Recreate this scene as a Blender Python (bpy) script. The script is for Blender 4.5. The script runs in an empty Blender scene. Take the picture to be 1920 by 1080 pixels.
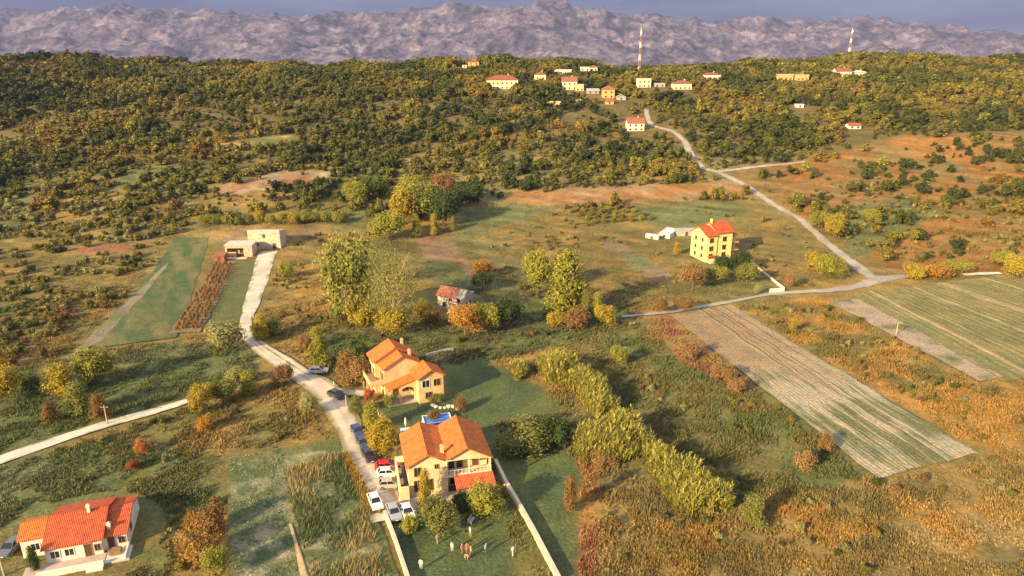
import bpy, math, random
import numpy as np
from mathutils import Vector, Matrix

random.seed(7)
rng = np.random.default_rng(7)
S = bpy.context.scene
COL = S.collection

# ------------------------------------------------------------------ camera
F_PX, V_HOR, CAM_H = 1297.0, 118.0, 65.0            # focal length and horizon row in 1920x1080 pixels, flight height in m
PITCH = math.atan((540 - V_HOR) / F_PX)
cam_d = bpy.data.cameras.new('camera')
cam = bpy.data.objects.new('camera', cam_d); COL.objects.link(cam)
cam.location = (0, 0, CAM_H)
cam.rotation_euler = (math.pi / 2 - PITCH, 0, 0)
cam_d.sensor_width = 36.0
cam_d.lens = 36.0 * F_PX / 1920.0
cam_d.clip_start = 1.0
cam_d.clip_end = 30000.0
S.camera = cam

# ------------------------------------------------------------------ sky, sun, exposure
SUN_EL = math.radians(20.5)
SUN_DIR = Vector((-0.72, -0.69, 0)).normalized()     # horizontal direction towards the sun
w = bpy.data.worlds.new('World'); S.world = w; w.use_nodes = True
nt = w.node_tree; nt.nodes.clear()
out = nt.nodes.new('ShaderNodeOutputWorld')
bg = nt.nodes.new('ShaderNodeBackground'); bg.inputs['Strength'].default_value = 0.128
sky = nt.nodes.new('ShaderNodeTexSky'); sky.sky_type = 'NISHITA'; sky.sun_disc = False
sky.sun_elevation = SUN_EL
sky.sun_rotation = math.atan2(SUN_DIR.x, SUN_DIR.y)
sky.air_density = 1.0; sky.dust_density = 1.2; sky.ozone_density = 1.5
tc = nt.nodes.new('ShaderNodeTexCoord')
sep = nt.nodes.new('ShaderNodeSeparateXYZ'); nt.links.new(tc.outputs['Generated'], sep.inputs[0])
mp = nt.nodes.new('ShaderNodeMapping'); mp.inputs['Scale'].default_value = (2.2, 2.2, 16.0)
nt.links.new(tc.outputs['Generated'], mp.inputs[0])
nz = nt.nodes.new('ShaderNodeTexNoise'); nz.inputs['Scale'].default_value = 1.6; nz.inputs['Detail'].default_value = 5.0
nz.inputs['Roughness'].default_value = 0.55
nt.links.new(mp.outputs[0], nz.inputs['Vector'])
cr = nt.nodes.new('ShaderNodeValToRGB')              # dark slate storm cloud to pale grey cloud
cr.color_ramp.elements[0].position = 0.40; cr.color_ramp.elements[0].color = (0.12, 0.22, 0.52, 1)
cr.color_ramp.elements[1].position = 0.72; cr.color_ramp.elements[1].color = (0.62, 0.78, 1.25, 1)
nt.links.new(nz.outputs['Fac'], cr.inputs[0])
mr = nt.nodes.new('ShaderNodeMapRange')              # the cloud deck thins towards the zenith
mr.inputs['From Min'].default_value = 0.10; mr.inputs['From Max'].default_value = 0.75
mr.inputs['To Min'].default_value = 0.96; mr.inputs['To Max'].default_value = 0.65
nt.links.new(sep.outputs['Z'], mr.inputs['Value'])
mh = nt.nodes.new('ShaderNodeMapRange')              # overhead the cloud is higher, thinner and paler
mh.inputs['From Min'].default_value = 0.09; mh.inputs['From Max'].default_value = 0.45
nt.links.new(sep.outputs['Z'], mh.inputs['Value'])
mc = nt.nodes.new('ShaderNodeMix'); mc.data_type = 'RGBA'
nt.links.new(mh.outputs[0], mc.inputs['Factor']); nt.links.new(cr.outputs[0], mc.inputs['A']); mc.inputs['B'].default_value = (3.6, 3.5, 3.6, 1)
mx = nt.nodes.new('ShaderNodeMix'); mx.data_type = 'RGBA'
nt.links.new(mr.outputs[0], mx.inputs['Factor'])
nt.links.new(sky.outputs[0], mx.inputs['A']); nt.links.new(mc.outputs['Result'], mx.inputs['B'])
nt.links.new(mx.outputs['Result'], bg.inputs['Color'])
nt.links.new(bg.outputs[0], out.inputs['Surface'])

sun_d = bpy.data.lights.new('sun', 'SUN'); sun_d.energy = 5.0; sun_d.angle = math.radians(0.6)
sun_d.color = (1.0, 0.735, 0.37)
sun = bpy.data.objects.new('sun', sun_d); COL.objects.link(sun)
sv = Vector((SUN_DIR.x * math.cos(SUN_EL), SUN_DIR.y * math.cos(SUN_EL), math.sin(SUN_EL)))
sun.rotation_euler = sv.to_track_quat('Z', 'Y').to_euler()
sun.location = (0, 0, 200)

S.view_settings.view_transform = 'Standard'
S.view_settings.look = 'None'
S.view_settings.exposure = 1.3
S.view_settings.gamma = 1.0
S.cycles.max_bounces = 5
S.cycles.diffuse_bounces = 2
S.cycles.glossy_bounces = 2
S.cycles.transmission_bounces = 3
S.cycles.volume_bounces = 0

# ------------------------------------------------------------------ noise, terrain, projection
_tab = np.random.default_rng(3).random((256, 256))
def vnoise(x, y, s=1.0, seed=0):
    x = np.asarray(x, float) / s + seed * 17.37; y = np.asarray(y, float) / s + seed * 9.71
    xi = np.floor(x).astype(int); yi = np.floor(y).astype(int)
    fx = x - xi; fy = y - yi
    fx = fx * fx * (3 - 2 * fx); fy = fy * fy * (3 - 2 * fy)
    a = _tab[xi & 255, yi & 255]; b = _tab[(xi + 1) & 255, yi & 255]
    c = _tab[xi & 255, (yi + 1) & 255]; d = _tab[(xi + 1) & 255, (yi + 1) & 255]
    return (a * (1 - fx) + b * fx) * (1 - fy) + (c * (1 - fx) + d * fx) * fy
def fbm(x, y, s, o=4, seed=0, gain=0.5):
    v = 0; a = 1.0; t = 0
    for k in range(o):
        v = v + a * vnoise(x, y, s / 2.03 ** k, seed + k * 3); t += a; a *= gain
    return v / t
def smooth(t):
    t = np.clip(t, 0, 1); return t * t * (3 - 2 * t)
def T(x, y):
    """height of the land"""
    x = np.asarray(x, float); y = np.asarray(y, float)
    crest = 60 + 3.0 * (vnoise(x, y * 0 + 5, 170, 4) - 0.5) + 2.2 * smooth((-x - 260) / 160) + 1.5 * smooth((x - 240) / 150)
    z = crest * smooth((y - 190) / 430.0)
    uu = 960 + x * 2.09                                       # skyline of the ridge, left to right
    z = z + 0.8 * np.interp(uu, [-400, 0, 300, 640, 730, 800, 960, 1100, 1150, 1280, 1400, 1560, 1700, 1780, 1920, 2300],
                      [4, 4, 1, -2, 0, 4, 6, 5, -3, 0, 4, 6, 3, 1, 3, 4]) * smooth((y - 555) / 60)
    z = z + 2.5 * (vnoise(x, y, 90, 2) - 0.5) * smooth((y - 200) / 120)
    z = z - 115 * smooth((y - 660) / 900.0)
    return z
CP, SP = math.cos(PITCH), math.sin(PITCH)
def project(x, y, z):
    z = z - CAM_H
    dep = y * CP - z * SP; up = y * SP + z * CP
    dep = np.where(dep < 1, 1, dep)
    return 960 + F_PX * x / dep, 540 - F_PX * up / dep
def at(u, v, z=None):
    """pixel of the photograph -> point on the land (or on the level z)"""
    a = (u - 960) / F_PX; b = -(v - 540) / F_PX
    d = Vector((a, CP + b * SP, -SP + b * CP))
    o = Vector((0, 0, CAM_H))
    if z is not None:
        return o + d * ((z - CAM_H) / d.z)
    ts = np.arange(40, 760, 0.5)
    hz = CAM_H + ts * d.z - T(ts * d.x, ts * d.y)
    k = np.argmax(hz < 0)
    if hz[k] >= 0:
        k = int(np.argmin(hz))
    p = o + d * float(ts[k])
    p.z = float(T(p.x, p.y))
    return p
def ppm(p):
    """photo pixels per metre at p"""
    return F_PX / (p.y * CP + (CAM_H - p.z) * SP)
def cosdep(p):
    return p.y / math.hypot(p.y, CAM_H - p.z)
def pip(u, v, poly):
    u = np.asarray(u); v = np.asarray(v)
    ins = np.zeros(u.shape, bool); n = len(poly)
    for i in range(n):
        x1, y1 = poly[i]; x2, y2 = poly[(i + 1) % n]
        if y1 == y2: continue
        c = ((y1 > v) != (y2 > v)) & (u < (x2 - x1) * (v - y1) / (y2 - y1) + x1)
        ins ^= c
    return ins

# ------------------------------------------------------------------ materials
def new_mat(name):
    m = bpy.data.materials.new(name); m.use_nodes = True
    nt = m.node_tree; b = nt.nodes['Principled BSDF']
    return m, nt, b
def N(nt, t, **kw):
    n = nt.nodes.new(t)
    for k, v in kw.items():
        n.inputs[k].default_value = v
    return n
def mult(nt, a, b, fac=1.0, mode='MULTIPLY'):
    m = nt.nodes.new('ShaderNodeMix'); m.data_type = 'RGBA'; m.blend_type = mode
    m.inputs['Factor'].default_value = fac
    for s, i in ((a, 'A'), (b, 'B')):
        if isinstance(s, tuple): m.inputs[i].default_value = s
        else: nt.links.new(s, m.inputs[i])
    return m.outputs['Result']
def ramp(nt, fac, stops):
    r = nt.nodes.new('ShaderNodeValToRGB')
    e = r.color_ramp.elements
    while len(e) > 1: e.remove(e[-1])
    e[0].position, c = stops[0][0], stops[0][1]; e[0].color = (*c, 1)
    for p, c in stops[1:]:
        k = e.new(p); k.color = (*c, 1)
    nt.links.new(fac, r.inputs[0])
    return r.outputs[0]
def grey(v): return (v, v, v)
def bump(nt, b, height, strength, dist):
    k = N(nt, 'ShaderNodeBump', Strength=strength, Distance=dist)
    nt.links.new(height, k.inputs['Height']); nt.links.new(k.outputs[0], b.inputs['Normal'])
def coords(nt, kind='Object'):
    return nt.nodes.new('ShaderNodeTexCoord').outputs[kind]
def noise(nt, vec, scale, detail=4.0, rough=0.6):
    n = N(nt, 'ShaderNodeTexNoise', Scale=scale, Detail=detail, Roughness=rough)
    nt.links.new(vec, n.inputs['Vector']); return n.outputs['Fac']

def ground_mat(name='ground_cover', lo=.55, hi=1.45, bd=.35):
    m, nt, b = new_mat(name)
    at_ = nt.nodes.new('ShaderNodeAttribute'); at_.attribute_name = 'cover'
    g = nt.nodes.new('ShaderNodeNewGeometry').outputs['Position']
    n1 = noise(nt, g, 1.6, 6, 0.7); n2 = noise(nt, g, 0.22, 5, 0.65)
    c = mult(nt, at_.outputs['Color'], ramp(nt, n1, [(0.28, grey(lo)), (0.5, grey(1.0)), (0.72, grey(hi))]))
    c = mult(nt, c, ramp(nt, n2, [(0.3, (0.75, 0.85, 0.85)), (0.5, grey(1.0)), (0.7, (1.3, 1.15, 1.0))]))
    nt.links.new(c, b.inputs['Base Color'])
    b.inputs['Roughness'].default_value = 0.95; b.inputs['Specular IOR Level'].default_value = 0.1
    bump(nt, b, n1, 0.9, bd)
    return m
def plain(name, col, rough=0.8, var=0.12, scale=1.2, spec=0.3, bumpd=0.0, metal=0.0, kind='Object'):
    m, nt, b = new_mat(name)
    v = coords(nt, kind)
    n1 = noise(nt, v, scale, 5, 0.65)
    c = mult(nt, (*col, 1), ramp(nt, n1, [(0.3, grey(1 - var)), (0.7, grey(1 + var))]))
    nt.links.new(c, b.inputs['Base Color'])
    b.inputs['Roughness'].default_value = rough; b.inputs['Specular IOR Level'].default_value = spec
    b.inputs['Metallic'].default_value = metal
    if bumpd: bump(nt, b, noise(nt, v, scale * 12, 3, 0.6), 0.6, bumpd)
    return m
def stucco(name, col):
    m, nt, b = new_mat(name)
    v = coords(nt)
    n1 = noise(nt, v, 0.5, 5, 0.7); n2 = noise(nt, v, 3.0, 4, 0.6)
    c = mult(nt, (*col, 1), ramp(nt, n1, [(0.3, (0.74, 0.71, 0.68)), (0.62, (1.05, 1.05, 1.05))]))
    c = mult(nt, c, ramp(nt, n2, [(0.3, grey(0.93)), (0.7, grey(1.04))]))
    nt.links.new(c, b.inputs['Base Color'])
    b.inputs['Roughness'].default_value = 0.9; b.inputs['Specular IOR Level'].default_value = 0.2
    bump(nt, b, n2, 0.3, 0.02)
    return m
def rooftile(name, col, ang=0.0):
    m, nt, b = new_mat(name)
    v = coords(nt)
    mpn = nt.nodes.new('ShaderNodeMapping'); mpn.inputs['Rotation'].default_value = (0, 0, ang); nt.links.new(v, mpn.inputs[0])
    wv = nt.nodes.new('ShaderNodeTexWave'); wv.bands_direction = 'X'; wv.inputs['Scale'].default_value = 1.3
    wv.inputs['Distortion'].default_value = 0.4; nt.links.new(mpn.outputs[0], wv.inputs[0])
    n1 = noise(nt, v, 1.1, 6, 0.7); n2 = noise(nt, v, 5.0, 3, 0.6)
    c = mult(nt, (*col, 1), ramp(nt, n1, [(0.3, (0.58, 0.56, 0.58)), (0.5, grey(.98)), (0.72, (1.22, 1.18, 1.15))]))
    c = mult(nt, c, ramp(nt, n2, [(0.3, grey(0.74)), (0.7, grey(1.18))]))
    c = mult(nt, c, ramp(nt, wv.outputs['Fac'], [(0.0, grey(0.82)), (0.6, grey(1.05))]))
    nt.links.new(c, b.inputs['Base Color'])
    b.inputs['Roughness'].default_value = 0.85; b.inputs['Specular IOR Level'].default_value = 0.25
    bump(nt, b, wv.outputs['Fac'], 0.8, 0.06)
    return m
def stonewall(name, col):
    m, nt, b = new_mat(name)
    v = coords(nt)
    vo = nt.nodes.new('ShaderNodeTexVoronoi'); vo.inputs['Scale'].default_value = 2.2; nt.links.new(v, vo.inputs['Vector'])
    n1 = noise(nt, v, 0.8, 5, 0.7)
    c = mult(nt, (*col, 1), ramp(nt, n1, [(0.3, grey(0.7)), (0.7, grey(1.15))]))
    c = mult(nt, c, vo.outputs['Color'], 0.25, 'OVERLAY')
    nt.links.new(c, b.inputs['Base Color']); b.inputs['Roughness'].default_value = 0.95
    bump(nt, b, vo.outputs['Distance'], 0.8, 0.05)
    return m
def leafmat(inst=False):
    m, nt, b = new_mat('leaf_instanced' if inst else 'leaf')
    a = nt.nodes.new('ShaderNodeAttribute'); a.attribute_name = 'tint'
    oi = nt.nodes.new('ShaderNodeObjectInfo')
    src = oi.outputs['Color']
    if inst:
        ia = nt.nodes.new('ShaderNodeAttribute'); ia.attribute_type = 'INSTANCER'; ia.attribute_name = 'plant_colour'; src = ia.outputs['Color']
    c = mult(nt, a.outputs['Color'], src)
    nt.links.new(c, b.inputs['Base Color'])
    b.inputs['Roughness'].default_value = 0.75; b.inputs['Specular IOR Level'].default_value = 0.15
    tr = nt.nodes.new('ShaderNodeBsdfTranslucent'); nt.links.new(c, tr.inputs['Color'])
    ms = nt.nodes.new('ShaderNodeMixShader'); ms.inputs[0].default_value = 0.22
    nt.links.new(b.outputs[0], ms.inputs[1]); nt.links.new(tr.outputs[0], ms.inputs[2])
    nt.links.new(ms.outputs[0], nt.nodes['Material Output'].inputs['Surface'])
    return m
def paintmat():
    m, nt, b = new_mat('car_paint')
    oi = nt.nodes.new('ShaderNodeObjectInfo')
    n1 = noise(nt, coords(nt), 2.5, 4, 0.6)
    c = mult(nt, oi.outputs['Color'], ramp(nt, n1, [(0.3, grey(0.92)), (0.7, grey(1.03))]))
    nt.links.new(c, b.inputs['Base Color']); b.inputs['Roughness'].default_value = 0.28
    b.inputs['Coat Weight'].default_value = 0.5; b.inputs['Coat Roughness'].default_value = 0.06
    return m
M = {}
M['ground'] = ground_mat()
M['leaf'] = leafmat()
M['leaf_inst'] = leafmat(True)
M['track'] = ground_mat('track_surface', .82, 1.14, .12)
M['paint'] = paintmat()
M['bark'] = plain('bark', (0.16, 0.12, 0.08), 0.95, 0.3, 3.0, 0.1, 0.03)
M['pale_bark'] = plain('pale_bark', (0.40, 0.33, 0.22), 0.95, 0.25, 3.0, 0.1, 0.02)
M['glass'] = plain('window_glass', (0.025, 0.028, 0.03), 0.12, 0.2, 1.0, 0.6)
M['car_glass'] = plain('car_glass', (0.012, 0.014, 0.018), 0.06, 0.1, 1.0, 0.7)
M['tyre'] = plain('tyre_rubber', (0.02, 0.02, 0.02), 0.9)
M['rim'] = plain('rim_metal', (0.45, 0.45, 0.46), 0.35, 0.1, 4.0, 0.5, 0, 0.8)
M['lamp'] = plain('headlamp_lens', (0.6, 0.6, 0.58), 0.15, 0.05, 3.0, 0.6)
M['tail'] = plain('tail_lens', (0.4, 0.02, 0.015), 0.2, 0.05, 3.0, 0.6)
M['frame'] = plain('window_frame', (0.32, 0.2, 0.11), 0.6)
M['white_frame'] = plain('white_frame', (0.75, 0.73, 0.68), 0.6)
M['wood'] = plain('wood', (0.25, 0.15, 0.08), 0.8, 0.3, 3)
M['door'] = plain('door_wood', (0.10, 0.055, 0.03), 0.7, 0.2, 3)
M['metal'] = plain('grey_metal', (0.35, 0.36, 0.37), 0.5, 0.1, 2, 0.5)
M['concrete'] = plain('concrete', (0.52, 0.48, 0.42), 0.9, 0.2, 0.7, 0.2, 0.02)
M['pink_floor'] = plain('terrace_tiles', (0.42, 0.34, 0.30), 0.85, 0.15, 0.8)
M['cream'] = stucco('cream_stucco', (0.72, 0.57, 0.33))
M['yellow'] = stucco('yellow_stucco', (0.80, 0.72, 0.27))
M['pale_yellow'] = stucco('pale_yellow_stucco', (0.74, 0.66, 0.44))
M['white'] = stucco('white_stucco', (0.74, 0.69, 0.58))
M['ochre'] = stucco('ochre_stucco', (0.60, 0.38, 0.15))
M['peach'] = stucco('peach_stucco', (0.72, 0.50, 0.26))
M['grey'] = stucco('grey_plaster', (0.36, 0.36, 0.35))
M['stone'] = stonewall('stone_wall', (0.50, 0.40, 0.28))
M['grey_stone'] = stonewall('grey_stone_wall', (0.50, 0.44, 0.34))
M['ruin'] = stonewall('ruin_wall', (0.42, 0.37, 0.31))
M['tile_orange'] = rooftile('orange_roof_tiles', (0.60, 0.165, 0.04))
M['tile_red'] = rooftile('red_roof_tiles', (0.48, 0.10, 0.04))
M['tile_dark'] = rooftile('weathered_roof_tiles', (0.30, 0.105, 0.06))
M['tile_old'] = rooftile('old_roof_tiles', (0.34, 0.125, 0.085))
M['slab'] = plain('pale_roof_slab', (0.55, 0.47, 0.40), 0.9, 0.2, 0.7)
M['red_paint'] = plain('red_paint', (0.50, 0.03, 0.025), 0.6)
M['white_paint'] = plain('white_paint', (0.78, 0.76, 0.74), 0.6)
M['blue'] = plain('pool_liner', (0.06, 0.22, 0.62), 0.5, 0.1)
M['sheet'] = plain('white_sheet_roof', (0.46, 0.48, 0.52), 0.6, 0.2)
M['skin'] = plain('skin', (0.48, 0.27, 0.18), 0.6, 0.05)
M['hair'] = plain('hair', (0.04, 0.025, 0.015), 0.6)

# ------------------------------------------------------------------ object helpers
def tag(o, label=None, cat=None, group=None, kind=None):
    if label: o['label'] = label
    if cat: o['category'] = cat
    if group: o['group'] = group
    if kind: o['kind'] = kind
    return o
def thing(name, label, cat, loc=(0, 0, 0), rotz=0.0, group=None):
    o = bpy.data.objects.new(name, None); COL.objects.link(o)
    o.location = loc; o.rotation_euler = (0, 0, rotz); o.empty_display_size = 0.2
    return tag(o, label, cat, group)
class MB:
    def __init__(s): s.v = []; s.f = []; s.mi = []
    def poly(s, pts, mi=0):
        k = len(s.v); s.v += [tuple(p) for p in pts]; s.f.append(tuple(range(k, k + len(pts)))); s.mi.append(mi); return s
    def hexa(s, b, t, mi=0):
        """solid between quad b (bottom, ccw from above) and quad t"""
        k = len(s.v); s.v += [tuple(p) for p in b] + [tuple(p) for p in t]
        for f in ((3, 2, 1, 0), (4, 5, 6, 7), (0, 1, 5, 4), (1, 2, 6, 5), (2, 3, 7, 6), (3, 0, 4, 7)):
            s.f.append(tuple(k + i for i in f)); s.mi.append(mi)
        return s
    def box(s, x0, x1, y0, y1, z0, z1, mi=0):
        return s.hexa([(x0, y0, z0), (x1, y0, z0), (x1, y1, z0), (x0, y1, z0)],
                      [(x0, y0, z1), (x1, y0, z1), (x1, y1, z1), (x0, y1, z1)], mi)
    def extr(s, prof, axis, a, b, mi=0):
        """profile (list of 2d points) extruded along axis 'x' or 'y' from a to b"""
        n = len(prof); k = len(s.v)
        for c in (a, b):
            for p, z in prof: s.v.append((c, p, z) if axis == 'x' else (p, c, z))
        s.f.append(tuple(range(k, k + n))); s.f.append(tuple(range(k + 2 * n - 1, k + n - 1, -1))); s.mi += [mi, mi]
        for i in range(n):
            j = (i + 1) % n
            s.f.append((k + i, k + n + i, k + n + j, k + j)); s.mi.append(mi)
        return s
    def tube(s, p, q, r0, r1, n=8, mi=0, caps=True):
        p = Vector(p); q = Vector(q); d = (q - p).normalized()
        a = d.orthogonal().normalized(); b = d.cross(a); k = len(s.v)
        for c, r in ((p, r0), (q, r1)):
            for i in range(n):
                t = 2 * math.pi * i / n
                s.v.append(tuple(c + a * (math.cos(t) * r) + b * (math.sin(t) * r)))
        for i in range(n):
            j = (i + 1) % n
            s.f.append((k + i, k + j, k + n + j, k + n + i)); s.mi.append(mi)
        if caps:
            s.f.append(tuple(range(k + n - 1, k - 1, -1))); s.f.append(tuple(range(k + n, k + 2 * n))); s.mi += [mi, mi]
        return s
    def mesh(s, name, mats):
        me = bpy.data.meshes.new(name); me.from_pydata(s.v, [], s.f)
        for m in (mats if isinstance(mats, (list, tuple)) else [mats]): me.materials.append(m)
        me.polygons.foreach_set('material_index', s.mi); me.update()
        return me
    def build(s, name, mats, parent=None, loc=None, rotz=0.0, recalc=True):
        me = s.mesh(name, mats)
        if recalc:
            import bmesh
            bm = bmesh.new(); bm.from_mesh(me); bmesh.ops.recalc_face_normals(bm, faces=bm.faces); bm.to_mesh(me); bm.free()
        return put(name, me, parent, loc, rotz)
def put(name, me, parent=None, loc=None, rotz=0.0):
    o = bpy.data.objects.new(name, me); COL.objects.link(o); o.parent = parent
    if loc is not None: o.location = loc
    o.rotation_euler = (0, 0, rotz)
    return o
def np_mesh(name, V, Fq, mat, attr=None, col=None, smooth_=False):
    """V (n,3), Fq (m,3|4) ints, optional point colour attribute"""
    V = np.ascontiguousarray(V, np.float32); Fq = np.ascontiguousarray(Fq, np.int32)
    me = bpy.data.meshes.new(name); k = Fq.shape[1]
    me.vertices.add(len(V)); me.vertices.foreach_set('co', V.ravel())
    me.loops.add(Fq.size); me.loops.foreach_set('vertex_index', Fq.ravel())
    me.polygons.add(len(Fq)); me.polygons.foreach_set('loop_start', np.arange(0, Fq.size, k, dtype=np.int32))
    me.polygons.foreach_set('loop_total', np.full(len(Fq), k, np.int32))
    if smooth_: me.polygons.foreach_set('use_smooth', np.ones(len(Fq), bool))
    me.materials.append(mat)
    if attr:
        a = me.attributes.new(attr, 'FLOAT_COLOR', 'POINT')
        c = np.ones((len(V), 4), np.float32); c[:, :3] = col
        a.data.foreach_set('color', c.ravel())
    me.update(); me.validate()
    return me
def grid_faces(nr, nc):
    i = np.arange(nr - 1)[:, None] * nc + np.arange(nc - 1)[None]
    return np.stack([i, i + 1, i + nc + 1, i + nc], -1).reshape(-1, 4)

# ------------------------------------------------------------------ land cover
DRY = np.array((0.25, 0.175, 0.06)); ORANGE = np.array((0.32, 0.19, 0.055)); OLIVE = np.array((0.150, 0.132, 0.048))
STRAW = np.array((0.30, 0.22, 0.095)); GREEN = np.array((0.110, 0.128, 0.047)); LAWN = np.array((0.078, 0.106, 0.046))
GREYG = np.array((0.135, 0.145, 0.066)); SOIL = np.array((0.215, 0.155, 0.095)); TAN = np.array((0.35, 0.275, 0.17)); DARK = np.array((0.095, 0.09, 0.042))
REDB = np.array((0.25, 0.12, 0.065))
ZONES = [  # polygon in photo pixels, two colours, patch size (m), edge wobble (m), grass tuft density 0..1
    # right slopes: warm dry grass
    ([(1360, 322), (1500, 306), (1640, 262), (1700, 252), (2300, 235), (2400, 520), (1700, 512), (1640, 515), (1560, 440), (1450, 375)], np.array((0.25, 0.130, 0.042)), np.array((0.19, 0.14, 0.055)), 16, 6, .6),
    ([(1540, 395), (1700, 370), (1760, 395), (1650, 470), (1600, 480)], GREYG, GREEN, 14, 4, .4),
    ([(1660, 262), (2100, 250), (2100, 290), (1700, 300)], np.array((0.28, 0.145, 0.042)), np.array((0.2, 0.13, 0.05)), 14, 4, .4),
    ([(930, 362), (1200, 343), (1390, 343), (1420, 362), (1250, 378), (1000, 386)], np.array((0.27, 0.145, 0.055)), np.array((0.30, 0.2, 0.11)), 9, 4, .5),
    ([(850, 388), (1060, 383), (1000, 412), (880, 442), (850, 430)], GREEN * .9, GREYG, 10, 2, .5),
    ([(880, 442), (1060, 385), (1200, 380), (1340, 375), (1420, 385), (1530, 465), (1600, 520), (1480, 545), (1400, 500), (1300, 470), (1150, 450), (1000, 470)], DRY * .85, OLIVE, 8, 4, .8),
    ([(1180, 392), (1360, 378), (1420, 392), (1300, 425), (1220, 425)], GREYG, GREEN, 10, 3, .3),
    ([(1390, 430), (1470, 420), (1560, 480), (1600, 520), (1450, 530), (1400, 490)], OLIVE, DRY * .8, 8, 3, .8),
    ([(1080, 455), (1220, 438), (1300, 470), (1290, 545), (1190, 586), (1120, 560), (1000, 520)], OLIVE * .95, DRY * .75, 7, 3, .9),
    ([(1120, 455), (1160, 450), (1260, 520), (1220, 530)], SOIL, GREYG, 9, 2, .3),
    ([(960, 560), (1130, 560), (1190, 590), (1100, 640), (960, 640), (900, 640)], DARK, GREEN, 8, 2, .6),
    ([(780, 445), (845, 445), (905, 530), (860, 522), (800, 500)], SOIL, REDB, 8, 1.5, .3),
    ([(790, 490), (850, 485), (890, 530), (830, 540)], GREEN, GREYG, 6, 1, .3),
    ([(500, 470), (600, 450), (640, 520), (620, 620), (520, 640), (505, 560)], DRY, OLIVE, 8, 3, .8),
    ([(560, 500), (640, 490), (630, 590), (560, 590)], ORANGE, DRY, 6, 2, .9),
    ([(560, 620), (880, 620), (1050, 640), (1200, 620), (1000, 660), (830, 690), (690, 690), (620, 690)], GREEN, DARK, 8, 2, .8),
    ([(390, 272), (545, 252), (560, 262), (400, 285)], STRAW, GREEN, 10, 2, .3),
    ([(395, 352), (520, 322), (650, 318), (570, 348), (410, 368)], REDB, TAN, 12, 3, .4),
    ([(160, 350), (330, 305), (335, 318), (200, 362)], GREYG, GREEN, 12, 3, .3),
    ([(380, 432), (620, 420), (620, 440), (520, 455), (390, 450)], SOIL, DRY, 8, 1.5, .3),
    ([(-150, 480), (150, 480), (330, 455), (300, 500), (200, 590), (100, 680), (-150, 720)], OLIVE, DRY, 10, 4, .7),
    ([(60, 465), (250, 455), (320, 455), (200, 480)], REDB, DRY, 10, 3, .4),
    ([(-100, 575), (60, 566), (20, 650), (-100, 690)], GREEN, GREYG, 10, 1, .3),
    ([(-150, 800), (0, 720), (190, 668), (340, 640), (460, 640), (500, 690), (350, 745), (200, 790), (-150, 900)], GREEN, GREYG, 9, 2, .8),
    ([(-150, 905), (0, 868), (200, 805), (350, 762), (560, 700), (625, 770), (650, 830), (430, 850), (250, 840), (-100, 930)], OLIVE, DRY, 8, 2, .9),
    ([(-150, 905), (0, 868), (200, 822), (235, 930), (240, 960), (-150, 1010)], GREYG, GREEN, 6, 1.5, .7),
    ([(215, 830), (420, 850), (440, 1090), (260, 1090), (240, 960)], OLIVE, GREEN, 6, 2, 1.),
    ([(340, 960), (430, 960), (440, 1100), (300, 1100)], ORANGE, DRY, 5, 2, 1.),
    ([(640, 840), (670, 850), (760, 1080), (780, 1200), (720, 1200), (690, 960)], DRY, OLIVE, 5, .7, .8),
    # central rough grass and the wild bottom right
    ([(1140, 620), (1260, 590), (1530, 790), (1640, 900), (1480, 930), (1380, 960), (1370, 900), (1200, 800), (1140, 760)], OLIVE, GREEN, 7, 3, 1.),
    ([(1200, 600), (1260, 590), (1420, 700), (1400, 740), (1280, 680)], REDB, DRY, 6, 2, .9),
    ([(1085, 860), (1380, 960), (1480, 920), (1640, 900), (1830, 850), (2200, 800), (2300, 1300), (1070, 1300)], DRY, np.array((0.16, 0.135, 0.06)), 9, 3, 1.),
    ([(1380, 575), (1560, 555), (1860, 715), (2300, 780), (2300, 1000), (1830, 845)], ORANGE, OLIVE, 7, 2, 1.),
    ([(1085, 860), (1125, 860), (1110, 1300), (1075, 1300)], REDB, ORANGE, 4, 1, 1.),
    ([(1480, 960), (1640, 930), (1760, 960), (1620, 1010), (1520, 1010)], OLIVE, ORANGE, 5, 6, 1.),
    ([(1700, 980), (1850, 930), (2000, 1010), (1800, 1060)], ORANGE, STRAW, 5, 6, 1.),
    ([(1200, 1000), (1400, 1000), (1450, 1060), (1250, 1080)], ORANGE, OLIVE, 5, 6, 1.),
    # lawns
    ([(830, 692), (900, 670), (950, 690), (1010, 725), (1070, 785), (1065, 850), (1090, 880), (1085, 1080), (1090, 1300), (1110, 1300), (925, 865), (900, 800), (850, 760)], LAWN, GREEN, 12, .6, .15),
    ([(920, 790), (1060, 770), (1075, 830), (1040, 850), (960, 845)], OLIVE, DARK, 6, 1.5, .9),
    ([(722, 975), (800, 950), (935, 930), (960, 960), (1100, 1200), (780, 1200)], LAWN, GREEN, 9, .6, .15),
    ([(940, 980), (985, 975), (1040, 1085), (960, 1085)], OLIVE, GREEN, 6, 1.0, .3),
    ([(700, 755), (835, 745), (885, 735), (890, 800), (740, 805)], LAWN * .85, LAWN, 6, .5, .15),
]
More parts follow.
